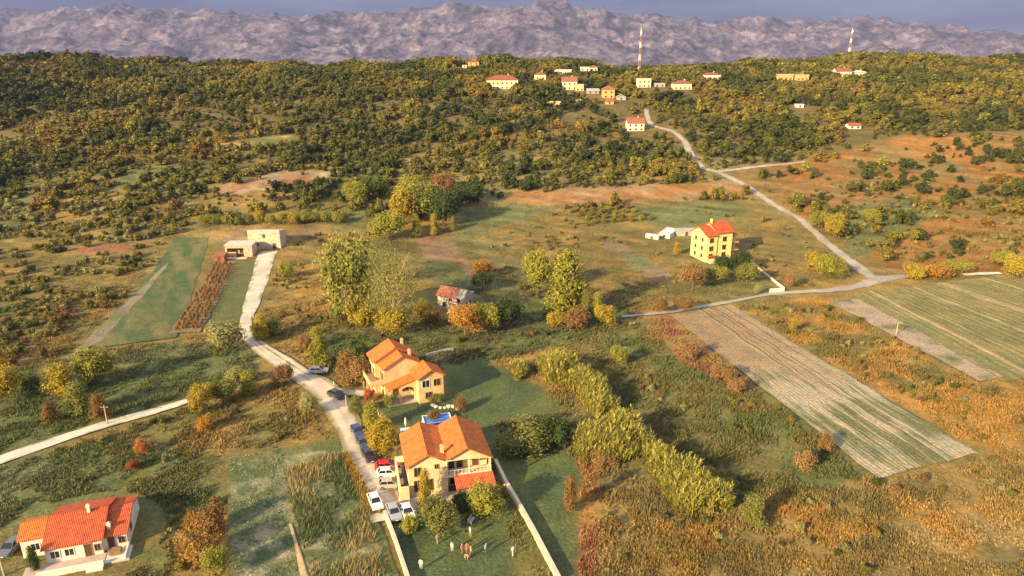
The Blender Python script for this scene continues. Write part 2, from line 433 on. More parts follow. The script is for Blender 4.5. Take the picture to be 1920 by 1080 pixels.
def cover(x, y, z, grid=None):
    """base colour and tuft density of the land at world points"""
    wild = fbm(x, y, 34, 4, 11)
    k = np.clip((wild - 0.36) / 0.26, 0, 1)[:, None]
    c = OLIVE * (1 - k) + DRY * k
    g = np.clip((fbm(x, y, 26, 3, 23) - 0.52) / 0.12, 0, 1)[:, None]
    c = c * (1 - .6 * g) + GREYG * .6 * g
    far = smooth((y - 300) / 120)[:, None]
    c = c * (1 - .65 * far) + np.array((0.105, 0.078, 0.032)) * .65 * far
    dens = np.full(len(x), .7)
    n1 = fbm(x, y, 9, 5, 31, .65) - .5; n2 = fbm(x, y, 9, 5, 37, .65) - .5
    for poly, a, b, s, wob, d in ZONES:
        u, v = project(x + n1 * wob * 2.5, y + n2 * wob * 2.5, z)
        m = pip(u, v, poly)
        if not m.any(): continue
        q = np.clip((fbm(x[m], y[m], s, 4, len(poly) + int(s)) - .36) / .28, 0, 1)[:, None]
        c[m] = a * (1 - q) + b * q; dens[m] = d
    if grid is not None:                                   # let neighbouring covers run into each other
        q = c.reshape(*grid, 3)
        for ax in (0, 1, 0, 1):
            q = (np.roll(q, 1, ax) + 2 * q + np.roll(q, -1, ax)) / 4
        c = .25 * c + .75 * q.reshape(-1, 3)
    st = fbm((.38 * x + .92 * y) * 1.0, (.92 * x - .38 * y) * .14, 3.2, 3, 43)[:, None] - .5      # old terraces and mowing lines
    c = c * (1 + .9 * st * smooth((y - 150) / 80)[:, None])
    f = fbm(x, y, 2.4, 3, 41)[:, None]
    c = c * (.72 + .56 * f)
    return c, dens

# ------------------------------------------------------------------ the ground sheet
def axis(segs):
    r = []
    for a, b, st in segs: r.append(np.arange(a, b, st))
    return np.concatenate(r)
gx = axis([(0, 130, .85), (130, 330, 2.2), (330, 620, 6), (620, 1500, 80), (1500, 7001, 500)])
gx = np.concatenate([-gx[:0:-1], gx])
gy = axis([(-400, 40, 40), (40, 66, 3), (66, 250, .85), (250, 420, 1.6), (420, 690, 3), (690, 1500, 60), (1500, 8201, 400)])
X, Y = np.meshgrid(gx, gy); X = X.ravel(); Y = Y.ravel(); Z = T(X, Y)
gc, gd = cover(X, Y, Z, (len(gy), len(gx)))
near = smooth((205 - Y) / 50) * smooth((400 - np.abs(X)) / 80) * smooth((Y - 50) / 15)
relief = (.22 * fbm(X, Y, 3.0, 3, 51) + .14 * fbm(X, Y, 9, 2, 53)) * np.clip((gd - .2) / .5, 0.08, 1) * near
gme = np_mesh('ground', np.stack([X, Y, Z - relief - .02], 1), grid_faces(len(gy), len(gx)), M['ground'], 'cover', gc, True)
ground = put('ground', gme); tag(ground, kind='structure')

# draped patches: fields, roads
def patch(name, quad, nu, nv, colf, relf=None, lift=.05):
    lift = lift * .6
    """field between four photo-pixel corners: quad[0]->quad[1] along s, quad[0]->quad[3] along t"""
    P = [np.array(at(*q)) for q in quad]
    s, t = np.meshgrid(np.linspace(0, 1, nu), np.linspace(0, 1, nv)); s = s.ravel(); t = t.ravel()
    xy = (P[0][:2] * ((1 - s) * (1 - t))[:, None] + P[1][:2] * (s * (1 - t))[:, None] + P[2][:2] * (s * t)[:, None] + P[3][:2] * ((1 - s) * t)[:, None])
    wob = np.stack([fbm(xy[:, 0], xy[:, 1], 5, 3, 61) - .5, fbm(xy[:, 0], xy[:, 1], 5, 3, 67) - .5], 1)
    xy = xy + wob * 1.1
    x, y = xy[:, 0], xy[:, 1]
    z = T(x, y) + lift
    if relf is not None: z = z + relf(s, t, x, y)
    c = colf(s, t, x, y)
    o = put(name, np_mesh(name, np.stack([x, y, z], 1), grid_faces(nv, nu), M['ground'], 'cover', c, True))
    return tag(o, kind='structure')
def mixc(a, b, k):
    k = np.clip(k, 0, 1)[:, None]; return a * (1 - k) + b * k

# long ploughed strip
def plough_c(s, t, x, y):
    c = mixc(TAN * 1.05, SOIL * 1.2, (.6 * fbm(s * 40, t * 3, 1.2, 3, 72) + .4 * fbm(x, y, 10, 3, 71)) * 2.2 - .6)
    left = (s < .42) & (t < .6); c[left] = mixc(SOIL * 1.15, TAN, fbm(x, y, 5, 3, 73) * .6)[left]
    low = smooth((t - .45 - .25 * (fbm(x, y, 16, 3, 75) - .5)) / .22)
    pale = mixc(np.array((0.36, 0.315, 0.22)), GREYG, (.55 * fbm(s * 46, t * 11, 1.6, 3, 77) + .45 * fbm(x, y, 9, 3, 79) - .50) * 6)
    c = c * (1 - low[:, None]) + pale * low[:, None]
    for sc in (.50, .56, .66, .72, .86):
        k = np.exp(-((s - sc - .006 * np.sin(t * 40)) / .008) ** 2) * (1 - .7 * low)
        c = c * (1 - .9 * k[:, None]) + np.array((0.10, 0.062, 0.035)) * .9 * k[:, None]
    rows = .5 + .5 * np.sin(s * 2 * math.pi * 26)
    c = c * (.88 + .17 * rows[:, None])
    return c
field1 = patch('ploughed_field', [(1255, 590), (1370, 572), (1832, 850), (1645, 898)], 150, 120, plough_c,
               lambda s, t, x, y: .03 * np.sin(s * 2 * math.pi * 26), .07)
# striped pale green field on the right
def rfield_c(s, t, x, y):
    c = mixc(np.array((0.16, 0.155, 0.065)), np.array((0.22, 0.185, 0.085)), fbm(x, y, 9, 4, 81) * 1.6 - .3)
    c = mixc(c, GREYG * 1.2, (fbm(x, y, 4, 3, 83) - .5) * 4 * (s < .35))
    for sc, wd in ((.10, .012), (.34, .008), (.52, .02), (.78, .008)):
        k = np.exp(-((s - sc) / wd) ** 2) * (.5 + .5 * vnoise(x, y, 6, 85))
        c = c * (1 - .8 * k[:, None]) + np.array((0.42, 0.33, 0.18)) * .8 * k[:, None]
    c = c * (.84 + .20 * (np.sin(s * 2 * math.pi * 30) * .5 + .5)[:, None]) * (.75 + .5 * fbm(s * 60, t * 14, 1.5, 3, 87))[:, None] * 1.12
    return c
field2 = patch('striped_field', [(1600, 552), (1905, 512), (2420, 640), (1880, 716)], 240, 80, rfield_c,
               lambda s, t, x, y: .05 * np.sin(s * 2 * math.pi * 40), .09)
field3 = patch('gravel_strip', [(1552, 565), (1600, 556), (1878, 706), (1838, 716)], 16, 60,
               lambda s, t, x, y: mixc(np.array((0.34, 0.27, 0.20)), GREYG, (fbm(x, y, 5, 3, 91) - .5) * 4), None, .12)
field4 = patch('green_field', [(328, 445), (392, 446), (330, 632), (168, 655)], 40, 90,
               lambda s, t, x, y: mixc(np.array((0.08, 0.115, 0.05)), np.array((0.165, 0.15, 0.07)), (fbm(x * 2 + y, y * .5 - x * .3, 7, 4, 95) - .40) * 3.6), None, .07)
field5 = patch('vineyard_soil', [(402, 492), (440, 492), (378, 622), (318, 626)], 24, 60,
               lambda s, t, x, y: mixc(SOIL * 1.05, OLIVE, (fbm(x, y, 3, 3, 97) - .35) * 2), None, .09)
field6 = patch('meadow_strip', [(443, 492), (484, 492), (452, 604), (382, 622)], 20, 50,
               lambda s, t, x, y: mixc(GREYG * .85, GREEN, (fbm(x, y, 6, 3, 99) - .35) * 2.5), None, .06)
def crop_c(s, t, x, y):
    c = mixc(np.array((0.10, 0.125, 0.055)), np.array((0.26, 0.25, 0.15)), (fbm(x, y, 2.2, 4, 101) - .42) * 4.5)
    c = mixc(c, GREEN * .9, (s > .93) * .7 + (t < .08) * .6)
    return mixc(c, OLIVE, .9 * np.exp(-(s / .03) ** 2) + .9 * np.exp(-(t / .03) ** 2))
field7 = patch('crop_field', [(425, 856), (645, 822), (762, 1110), (430, 1120)], 70, 70, crop_c, None, .08)
field8 = patch('farm_track', [(300, 505), (318, 492), (190, 640), (130, 668)], 8, 50,
               lambda s, t, x, y: mixc(np.array((0.24, 0.20, 0.15)), GREYG, (fbm(x, y, 5, 3, 103) - .45) * 3), None, .08)

def road(name, pts, widths, colf, lift=.05, step=1.2, wob=.5):
    P = [np.array(at(*p))[:2] for p in pts]
    P = np.array(P); d = np.r_[0, np.cumsum(np.linalg.norm(np.diff(P, axis=0), axis=1))]
    n = max(8, int(d[-1] / step)); q = np.linspace(0, d[-1], n)
    c = np.stack([np.interp(q, d, P[:, 0]), np.interp(q, d, P[:, 1])], 1); wd = np.interp(q, d, widths)
    for _ in range(6): c[1:-1] = .25 * c[:-2] + .5 * c[1:-1] + .25 * c[2:]
    tg = np.gradient(c, axis=0); tg /= np.linalg.norm(tg, axis=1)[:, None]
    nn = np.stack([tg[:, 1], -tg[:, 0]], 1)
    m = 9; V = []; Cc = []
    for i in range(m):
        f = (i / (m - 1) - .5)
        off = f * (wd + wob * 2 * (fbm(q, q * 0 + 9 * (i > 4), 7.0, 3, 7) - .5) * 1.4 * abs(2 * f))
        xy = c + nn * off[:, None]
        V.append(np.stack([xy[:, 0], xy[:, 1], T(xy[:, 0], xy[:, 1]) + lift + .04 * (1 - (2 * f) ** 2)], 1))
        cc = colf(2 * f, xy[:, 0], xy[:, 1])
        if abs(f) > .36: cc = mixc(cc, OLIVE * 1.3, (vnoise(xy[:, 0], xy[:, 1], 1.7, 5) - .35) * (3 if abs(f) > .49 else 1.6))
        Cc.append(cc)
    V = np.stack(V, 1).reshape(-1, 3); Cc = np.stack(Cc, 1).reshape(-1, 3)
    o = put(name, np_mesh(name, V, grid_faces(n, m), M['track'], 'cover', Cc, True))
    return tag(o, kind='structure')
def gravel(f, x, y):
    c = mixc(np.array((0.50, 0.44, 0.36)), np.array((0.36, 0.31, 0.25)), (fbm(x, y, 4, 4, 111) - .4) * 2.5)
    if .2 < abs(f) < .6: c = c * 1.10
    if abs(f) > .7: c = mixc(c, np.array((0.27, 0.23, 0.15)), (fbm(x, y, 3, 3, 112) - .3) * 2)
    if abs(f) > .9: c = mixc(c, OLIVE, np.full(len(x), .45))
    if abs(f) < .15: c = mixc(c, np.array((0.28, 0.25, 0.17)), (fbm(x, y, 6, 3, 113) - .4) * 2)
    return c
def white_gravel(f, x, y):
    return mixc(np.array((0.54, 0.49, 0.42)), np.array((0.36, 0.31, 0.25)), (fbm(x, y, 4, 4, 115) - .45) * 2.2)
def concrete_c(f, x, y):
    return mixc(np.array((0.60, 0.55, 0.47)), np.array((0.50, 0.45, 0.38)), (fbm(x, y, 6, 4, 117) - .4) * 2)
def asphalt_c(f, x, y):
    return mixc(np.array((0.36, 0.33, 0.30)), np.array((0.24, 0.22, 0.19)), (fbm(x, y, 6, 4, 119) - .4) * 2)
road('gravel_lane', [(503, 472), (492, 505), (482, 540), (470, 575), (460, 606), (462, 636)], [6.5, 5.5, 5, 4.2, 3.2, 3.0], white_gravel)
road('gravel_road', [(462, 634), (500, 664), (552, 700), (602, 722), (632, 757), (655, 805), (676, 855), (697, 905), (716, 950), (726, 978)],
     [3.0, 3.4, 4.2, 6.2, 6.0, 5.2, 4.8, 4.8, 5.0, 4.5], gravel)
patch('gravel_yard', [(683, 868), (762, 874), (782, 968), (706, 976)], 24, 24, lambda s, t, x, y: gravel(.5, x, y), None, .06)
road('gravel_drive', [(622, 735), (660, 736), (692, 738)], [3.6, 3.2, 3.2], gravel, .07)
road('concrete_lane', [(-160, 915), (-40, 876), (100, 829), (200, 795), (300, 768), (352, 752)], [3.2, 3.2, 3.1, 2.9, 2.7, 2.2], concrete_c)
road('winding_road', [(1212, 205), (1214, 222), (1222, 236), (1262, 246), (1284, 264), (1296, 292), (1318, 316), (1345, 322), (1400, 348), (1450, 384), (1500, 410), (1545, 452), (1590, 487), (1640, 524)],
     [3.0, 3.0, 3.4, 3.6, 3.6, 3.6, 3.6, 3.6, 3.6, 3.5, 3.5, 3.6, 4.0, 5.0], asphalt_c)
road('country_road', [(1700, 518), (1650, 523), (1615, 536), (1560, 545), (1500, 548), (1440, 552), (1370, 566), (1250, 586), (1165, 594)],
     [2.6, 5.5, 4.0, 3.2, 2.8, 2.0, 1.9, 1.8, 1.6], asphalt_c, .08)
road('field_lane', [(1345, 322), (1420, 313), (1510, 304)], [2.8, 2.6, 2.0], asphalt_c, .12)
road('verge_lane', [(1805, 516), (1840, 514), (1876, 513)], [2.0, 2.4, 2.0], concrete_c, .2)
road('garden_path', [(486, 640), (530, 668), (585, 704), (606, 716)], [1.2, 1.4, 1.4, 1.2], gravel, .09)
road('footpath', [(545, 985), (556, 1020), (572, 1075), (580, 1110)], [.5, .7, .9, 1.0], lambda f, x, y: mixc(np.array((0.55, 0.40, 0.24)), SOIL, fbm(x, y, 3, 3, 121) * .8), .16)

# ------------------------------------------------------------------ mountains behind the ridge
def mountains():
    nx, ny = 820, 170
    xs = np.linspace(-6200, 6200, nx); ys = np.linspace(4300, 7900, ny)
    x, y = np.meshgrid(xs, ys); x = x.ravel(); y = y.ravel()
    prof_u = [-400, 0, 60, 130, 240, 330, 420, 520, 600, 700, 780, 850, 960, 1050, 1120, 1200, 1300, 1400, 1480, 1560, 1650, 1720, 1800, 1860, 1930, 2300]
    prof_v = [30, 22, 28, 26, 14, 18, 16, 22, 30, 32, 28, 20, 10, 11, 16, 26, 34, 34, 40, 42, 36, 40, 54, 62, 64, 70]
    u = 960 + F_PX * x / (6600 * CP)
    top = CAM_H + (V_HOR - np.interp(u, prof_u, prof_v)) / F_PX * 6600 * .97
    e = np.interp(y, [4300, 4700, 5400, 6000, 6600, 7100, 7900], [0, .06, .38, .70, 1.0, .92, .3])
    def ridged(s, seed, o=5):
        v = 0; a = 1; t = 0
        for k in range(o):
            r = 1 - np.abs(2 * vnoise(x + 300 * vnoise(x, y, 900, 5), y * .8, s / 2.1 ** k, seed + 5 * k) - 1)
            v = v + a * r * r; t += a; a *= .52
        return v / t
    r = ridged(900, 201)
    z = -58 + (top + 58) * e * (.80 + .26 * r) + (105 * (ridged(420, 231, 5) - .45) + 62 * (ridged(150, 251, 4) - .45)) * np.clip(e * 3, 0, 1)
    z = z - 25 * (e < .02)
    me = np_mesh('mountain_range', np.stack([x, y, z], 1), grid_faces(ny, nx), None, None, None, True)
    m, nt, b = new_mat('limestone')
    g = nt.nodes.new('ShaderNodeNewGeometry').outputs['Position']
    n1 = noise(nt, g, .004, 8, .7); n2 = noise(nt, g, .02, 6, .75)
    c = ramp(nt, n1, [(.38, (.045, .046, .062)), (.5, (.145, .125, .155)), (.62, (.28, .23, .265))])
    c = mult(nt, c, ramp(nt, n2, [(.36, grey(.40)), (.5, grey(.9)), (.62, grey(1.35))]))
    nt.links.new(c, b.inputs['Base Color']); b.inputs['Roughness'].default_value = 1; b.inputs['Specular IOR Level'].default_value = 0
    bump(nt, b, n2, 1.0, 30)
    me.materials.clear(); me.materials.append(m)
    return tag(put('mountain_range', me), kind='structure')
mountains()
# ------------------------------------------------------------------ building helpers (house-local: x right, y back, front at -y)
def ridge_y(mb, x0, x1, y0, y1, ze, zr, xr=None, oh=.45, th=.18, zl=None, zrt=None):
    """gable roof slabs, ridge along y"""
    xr = (x0 + x1) / 2 if xr is None else xr
    zl = ze if zl is None else zl; zrt = ze if zrt is None else zrt
    sl = (zr - zl) / (xr - x0); sr = (zr - zrt) / (x1 - xr)
    a, b = y0 - oh, y1 + oh
    L = x0 - oh; R = x1 + oh; zL = zl - sl * oh; zR = zrt - sr * oh
    mb.hexa([(L, a, zL), (xr, a, zr), (xr, b, zr), (L, b, zL)], [(L, a, zL + th), (xr, a, zr + th), (xr, b, zr + th), (L, b, zL + th)])
    mb.hexa([(xr, a, zr), (R, a, zR), (R, b, zR), (xr, b, zr)], [(xr, a, zr + th - .004), (R, a, zR + th), (R, b, zR + th), (xr, b, zr + th - .004)])
    mb.tube((xr, a - .02, zr + th), (xr, b + .02, zr + th), .10, .10, 6)
    return mb
def ridge_x(mb, x0, x1, y0, y1, ze, zr, yr=None, oh=.45, th=.18):
    yr = (y0 + y1) / 2 if yr is None else yr
    sf = (zr - ze) / (yr - y0); sb = (zr - ze) / (y1 - yr)
    a, b = x0 - oh, x1 + oh; Fy = y0 - oh; By = y1 + oh; zF = ze - sf * oh; zB = ze - sb * oh
    mb.hexa([(a, Fy, zF), (b, Fy, zF), (b, yr, zr), (a, yr, zr)], [(a, Fy, zF + th), (b, Fy, zF + th), (b, yr, zr + th), (a, yr, zr + th)])
    mb.hexa([(a, yr, zr), (b, yr, zr), (b, By, zB), (a, By, zB)], [(a, yr, zr + th - .004), (b, yr, zr + th - .004), (b, By, zB + th), (a, By, zB + th)])
    mb.tube((a - .02, yr, zr + th), (b + .02, yr, zr + th), .10, .10, 6)
    return mb
def hip(mb, x0, x1, y0, y1, ze, zr, oh=.5, th=.16):
    x0 -= oh; x1 += oh; y0 -= oh; y1 += oh
    w_, d_ = x1 - x0, y1 - y0; k = min(w_, d_) / 2
    if w_ >= d_: A, B = ((x0 + k, (y0 + y1) / 2, zr), (x1 - k, (y0 + y1) / 2, zr))
    else: A, B = (((x0 + x1) / 2, y0 + k, zr), ((x0 + x1) / 2, y1 - k, zr))
    c = [(x0, y0), (x1, y0), (x1, y1), (x0, y1)]
    lo = [(p[0], p[1], ze) for p in c]; hi = [(p[0], p[1], ze + th) for p in c]
    mb.poly(lo[::-1])
    for i in range(4): mb.poly([lo[i], lo[(i + 1) % 4], hi[(i + 1) % 4], hi[i]])
    if w_ >= d_:
        mb.poly([hi[0], hi[1], B, A]); mb.poly([hi[1], hi[2], B]); mb.poly([hi[2], hi[3], A, B]); mb.poly([hi[3], hi[0], A])
    else:
        mb.poly([hi[0], hi[1], A]); mb.poly([hi[1], hi[2], B, A]); mb.poly([hi[2], hi[3], B]); mb.poly([hi[3], hi[0], A, B])
    return mb
def gable_block(mb, x0, x1, y0, y1, z0, ze, zr, axis='y', xr=None):
    if axis == 'y':
        xr = (x0 + x1) / 2 if xr is None else xr
        return mb.extr([(x0, z0), (x1, z0), (x1, ze), (xr, zr), (x0, ze)], 'y', y0, y1)
    yr = (y0 + y1) / 2 if xr is None else xr
    return mb.extr([(y0, z0), (y1, z0), (y1, ze), (yr, zr), (y0, ze)], 'x', x0, x1)
def opening(parent, face, pos, c, z, w_, h_, name='window', frame='frame', pane='glass', sill=True, sub=True):
    """window or door set on a wall face: face f/b at y=pos, l/r at x=pos, centred at c, bottom z"""
    def bx(mb, a0, a1, d0, d1, z0, z1):
        if face == 'f': mb.box(a0, a1, pos - d1, pos - d0, z0, z1)
        elif face == 'b': mb.box(a0, a1, pos + d0, pos + d1, z0, z1)
        elif face == 'l': mb.box(pos - d1, pos - d0, a0, a1, z0, z1)
        else: mb.box(pos + d0, pos + d1, a0, a1, z0, z1)
    t = .09
    mb = MB()
    bx(mb, c - w_ / 2 - t, c - w_ / 2, -.05, .07, z - t, z + h_ + t); bx(mb, c + w_ / 2, c + w_ / 2 + t, -.05, .07, z - t, z + h_ + t)
    bx(mb, c - w_ / 2, c + w_ / 2, -.05, .066, z + h_, z + h_ + t)
    if name == 'window': bx(mb, c - .03, c + .03, -.05, .055, z, z + h_)
    if sill: bx(mb, c - w_ / 2, c + w_ / 2, -.05, .10, z - t, z)
    o = mb.build(name, M[frame], parent)
    g = MB(); bx(g, c - w_ / 2, c + w_ / 2, -.05, .03, z, z + h_)
    g.build('pane' if pane == 'glass' else 'door_leaf', M[pane], o)
    return o
def railing(parent, pts, z, h=.95, mat='white_frame', posts=.55, name='railing'):
    mb = MB()
    for (xa, ya), (xb, yb) in zip(pts[:-1], pts[1:]):
        L = math.hypot(xb - xa, yb - ya); n = max(1, int(L / posts))
        mb.tube((xa, ya, z + h), (xb, yb, z + h), .04, .04, 6); mb.tube((xa, ya, z + .12), (xb, yb, z + .12), .03, .03, 6)
        for i in range(n + 1):
            f = i / n; mb.tube((xa + (xb - xa) * f, ya + (yb - ya) * f, z), (xa + (xb - xa) * f, ya + (yb - ya) * f, z + h), .03, .03, 6)
    return mb.build(name, M[mat], parent)
def chimney(parent, x, y, z0, z1, s=.32, mat='peach'):
    mb = MB().box(x - s, x + s, y - s, y + s, z0, z1).box(x - s - .08, x + s + .08, y - s - .08, y + s + .08, z1, z1 + .12)
    mb.box(x - s + .08, x + s - .08, y - s + .08, y + s - .08, z1 + .121, z1 + .32)
    return mb.build('chimney', M[mat], parent)
R = math.radians

# ------------------------------------------------------------------ near house with two orange gables
hB = thing('gabled_house', 'cream house with two orange tiled gables beside the gravel yard', 'house', (-16.0, 93.0, 0), R(14))
b = MB(); gable_block(b, 0, 5.9, .3, 10.2, -.3, 5.55, 7.1, 'y', 3.0); wB = b.build('wall', M['cream'], hB)
b = MB(); gable_block(b, 5.904, 12.9, 2.2, 10.2, -.3, 5.55, 7.4, 'y', 9.2); b.build('wall', M['cream'], hB)
b = MB(); b.extr([(5.91, 5.5), (9.2, 5.5), (12.9, 5.2), (12.9, 5.5), (9.2, 7.35), (5.91, 6.0)], 'y', .3, .52); b.build('gable_wall', M['cream'], hB)
rf = MB(); ridge_y(rf, 0, 5.9, .3, 10.2, 5.6, 7.2, 3.0, .45, .18, 5.6, 6.15)
rB = rf.build('roof', M['tile_orange'], hB); rB['label'] = 'narrower left orange gable roof'
rf = MB(); ridge_y(rf, 6.4, 12.9, .2, 10.3, 5.6, 7.65, 9.2, .45, .18, 6.25, 5.6)
rB2 = rf.build('roof', M['tile_orange'], hB); rB2['label'] = 'wider right orange gable roof'
chimney(rB, 5.5, 1.7, 5.9, 7.5, .26)
b = MB().box(5.3, 13.2, .0, 2.2, 2.75, 2.98); bal = b.build('balcony', M['cream'], hB)
railing(bal, [(6.0, .08), (13.1, .08), (13.1, 2.1)], 2.98, .95, 'white_frame')
for x in (6.0, 9.6, 13.0): MB().tube((x, .25, -.2), (x, .25, 5.5), .13, .13, 8).build('column', M['cream'], hB)
for c, w_, nm, fr, pn in ((7.0, 1.0, 'door', 'white_frame', 'glass'), (8.35, .9, 'door', 'frame', 'glass'), (10.9, .95, 'door', 'frame', 'door'), (12.1, .8, 'window', 'frame', 'glass')):
    opening(hB, 'f', 2.2, c, 3.0 if nm == 'door' else 3.9, w_, 2.1 if nm == 'door' else 1.1, nm, fr, pn, nm == 'window')
for c in (7.3, 9.4): opening(hB, 'f', 2.2, c, 0.1, 1.2, 2.1, 'door', 'white_frame', 'glass', False)
for c in (1.3, 3.2): opening(hB, 'f', .3, c, .9, 1.0, 1.9)
opening(hB, 'f', .3, 1.4, 3.6, 1.0, 1.5); opening(hB, 'f', .3, 4.4, 4.6, .6, .7)
for c in (2.2, 5.2, 8.2):
    opening(hB, 'l', 0, c, 3.7, 1.0, 1.2); opening(hB, 'l', 0, c, .9, 1.0, 1.2)
for c in (4.4, 7.6): opening(hB, 'r', 12.9, c, 3.8, 1.0, 1.2); opening(hB, 'r', 12.9, c, .9, 1.0, 1.2)
b = MB().box(-1.55, -1.33, -.4, 8.4, -.2, 2.7).box(-1.33, -.02, 6.8, 8.4, 2.5, 2.7).box(-1.55, -.1, -.62, -.4, -.2, 2.6); b.build('side_wall', M['cream'], hB)
b = MB(); b.hexa([(7.0, -2.6, 2.15), (13.3, -2.6, 2.15), (13.3, -.05, 2.85), (7.0, -.05, 2.85)], [(7.0, -2.6, 2.3), (13.3, -2.6, 2.3), (13.3, -.05, 3.0), (7.0, -.05, 3.0)])
M['tile_coral'] = rooftile('coral_roof_tiles', (.52, .13, .055)); b.build('porch_roof', M['tile_coral'], hB)
for x in (7.2, 10.2, 13.1): MB().box(x - .12, x + .12, -2.45, -2.2, -.2, 2.2).build('post', M['wood'], hB)
MB().box(-.4, 13.4, -2.8, .29, -.25, .06).build('terrace', M['pink_floor'], hB)

# ------------------------------------------------------------------ middle house with stepped orange roofs
hC = thing('stepped_house', 'peach house with stepped orange roofs and a balcony, by the road junction', 'house', (-25.1, 124.6, 0), R(25))
b = MB(); gable_block(b, -.6, 8.0, 6.0, 10.6, -.3, 6.9, 9.2, 'y', 3.8); b.build('wall', M['peach'], hC)
b = MB(); gable_block(b, .4, 8.01, 2.5, 5.996, -.3, 6.5, 8.5, 'y', 4.2); b.build('wall', M['peach'], hC)
b = MB(); gable_block(b, 6.0, 11.2, -2.6, 2.496, -.3, 5.4, 6.75, 'y', 8.6); b.build('wall', M['peach'], hC)
rf = MB(); ridge_y(rf, -.6, 8.0, 6.0, 10.6, 6.95, 9.3, 3.8, .45); rC = rf.build('roof', M['tile_orange'], hC); rC['label'] = 'highest rear roof slope pair'
rf = MB(); ridge_y(rf, .4, 8.01, 2.5, 5.5, 6.55, 8.6, 4.2, .42); rC2 = rf.build('roof', M['tile_orange'], hC); rC2['label'] = 'middle roof one step lower'
rf = MB(); ridge_y(rf, 6.0, 11.2, -2.6, 2.0, 5.45, 6.85, 8.6, .42); rC3 = rf.build('roof', M['tile_orange'], hC); rC3['label'] = 'lowest front right roof'
b = MB(); b.hexa([(.2, -.9, 3.05), (6.0, -.9, 4.5), (6.0, 2.4, 4.5), (.2, 2.4, 3.05)], [(.2, -.9, 3.2), (6.0, -.9, 4.65), (6.0, 2.4, 4.65), (.2, 2.4, 3.2)])
b.build('porch_roof', M['tile_orange'], hC)
chimney(rC2, 6.3, 4.0, 7.3, 9.0, .25); chimney(rC, 6.2, 9.0, 7.8, 9.5, .25)
b = MB().box(.4, .7, -.8, -.5, -.2, 3.0).box(2.6, 2.85, -.8, -.5, -.2, 3.5).box(5.6, 5.996, -.8, -.5, -.2, 4.2)
b.extr([(2.85, 2.6), (3.4, 3.1), (4.2, 3.3), (5.0, 3.1), (5.6, 2.6), (5.6, 4.2), (2.85, 3.55)], 'y', -.78, -.52)
b.build('porch_arch', M['peach'], hC)
MB().box(.0, 6.0, -1.6, 2.4, -.25, .08).build('terrace', M['pink_floor'], hC)
opening(hC, 'f', -2.6, 7.5, 3.3, 1.5, 1.5, 'window', 'white_frame'); opening(hC, 'f', -2.6, 9.8, 3.3, 1.3, 1.4, 'window', 'ochre')
opening(hC, 'f', -2.6, 8.0, .9, 1.3, 1.2); opening(hC, 'f', 2.5, 2.6, .1, 1.1, 2.1, 'door', 'frame', 'door', False); opening(hC, 'f', 2.5, 4.6, .9, 1.2, 1.2)
for c in (-.8, 1.2): opening(hC, 'r', 11.2, c, 3.4, 1.0, 1.2); opening(hC, 'r', 11.2, c, .9, 1.0, 1.2)
b = MB().box(-2.4, -.604, 5.4, 10.4, 3.0, 3.22); b.box(-2.4, .396, 2.6, 5.395, 3.0, 3.22); bc = b.build('balcony', M['peach'], hC)
MB().box(-2.5, -2.3, 2.5, 10.5, 3.221, 4.15).box(-2.299, .39, 2.5, 2.7, 3.221, 4.15).build('parapet', M['peach'], bc)
for y in (2.8, 6.4, 10.2): MB().box(-2.35, -2.05, y - .15, y + .15, -.2, 3.0).build('column', M['peach'], hC)
for c in (3.4, 4.8): opening(hC, 'l', .4, c, 3.25, .9, 2.0, 'door', 'frame', 'glass', False)
for c in (7.0, 9.2): opening(hC, 'l', -.6, c, 3.9, 1.0, 1.3); opening(hC, 'l', -.6, c, .9, 1.0, 1.3)

# ------------------------------------------------------------------ long low house at the lower left
hA = thing('bungalow', 'long low white bungalow with bright red tiled roof and front terrace', 'house', (-63.3, 77.9, -.2), R(18.6)); hA.scale = (.95, .95, .95)
b = MB(); gable_block(b, 0, 7.2, .15, 10.6, -.3, 2.75, 4.45, 'x', 5.4); b.build('wall', M['white'], hA)
b = MB(); gable_block(b, -3.7, -.004, 2.9, 8.0, -.3, 3.1, 4.1, 'x', 5.4); b.build('wall', M['white'], hA)
b = MB(); gable_block(b, 7.204, 10.3, 1.0, 10.6, -.3, 2.45, 3.75, 'x', 6.2); b.build('wall', M['white'], hA)
rf = MB(); ridge_x(rf, 0, 7.2, .15, 10.6, 2.8, 4.55, 5.4, .35); ra = rf.build('roof', M['tile_red'], hA)
rf = MB(); ridge_x(rf, -3.7, -.37, 2.9, 8.0, 3.15, 4.2, 5.4, .32, .15); ra2 = rf.build('roof', M['tile_orange'], hA); ra2['label'] = 'small left roof of orange tiles'
rf = MB(); ridge_x(rf, 7.57, 10.3, 1.0, 10.6, 2.5, 3.85, 6.2, .33, .15); ra3 = rf.build('roof', M['tile_red'], hA); ra3['label'] = 'right roof half in shadow'
chimney(ra, 5.0, 5.0, 4.4, 5.6, .2, 'white'); chimney(ra3, 7.95, 2.2, 2.6, 3.7, .22, 'white')
MB().box(4.0, 4.5, 3.2, 3.6, 3.75, 4.02).build('roof_hatch', M['door'], ra)
MB().box(-2.6, 7.6, -2.4, .148, -.25, .28).build('terrace', M['pink_floor'], hA)
MB().box(-.6, 7.7, -2.62, -2.404, -.25, .95).box(-2.8, -.604, -2.62, -2.404, -.25, .5).box(5.6, 7.7, -3.4, -2.63, -.25, .35).build('terrace_wall', M['white'], hA)
MB().box(7.62, 10.9, -2.2, .996, -.25, .22).build('patio', M['concrete'], hA)
MB().box(10.3, 10.5, -2.2, 1.2, .0, .8).build('garden_wall', M['white'], hA)
for c in (1.2, 3.0): opening(hA, 'f', .15, c, 1.0, 1.1, 1.1, 'window', 'white_frame')
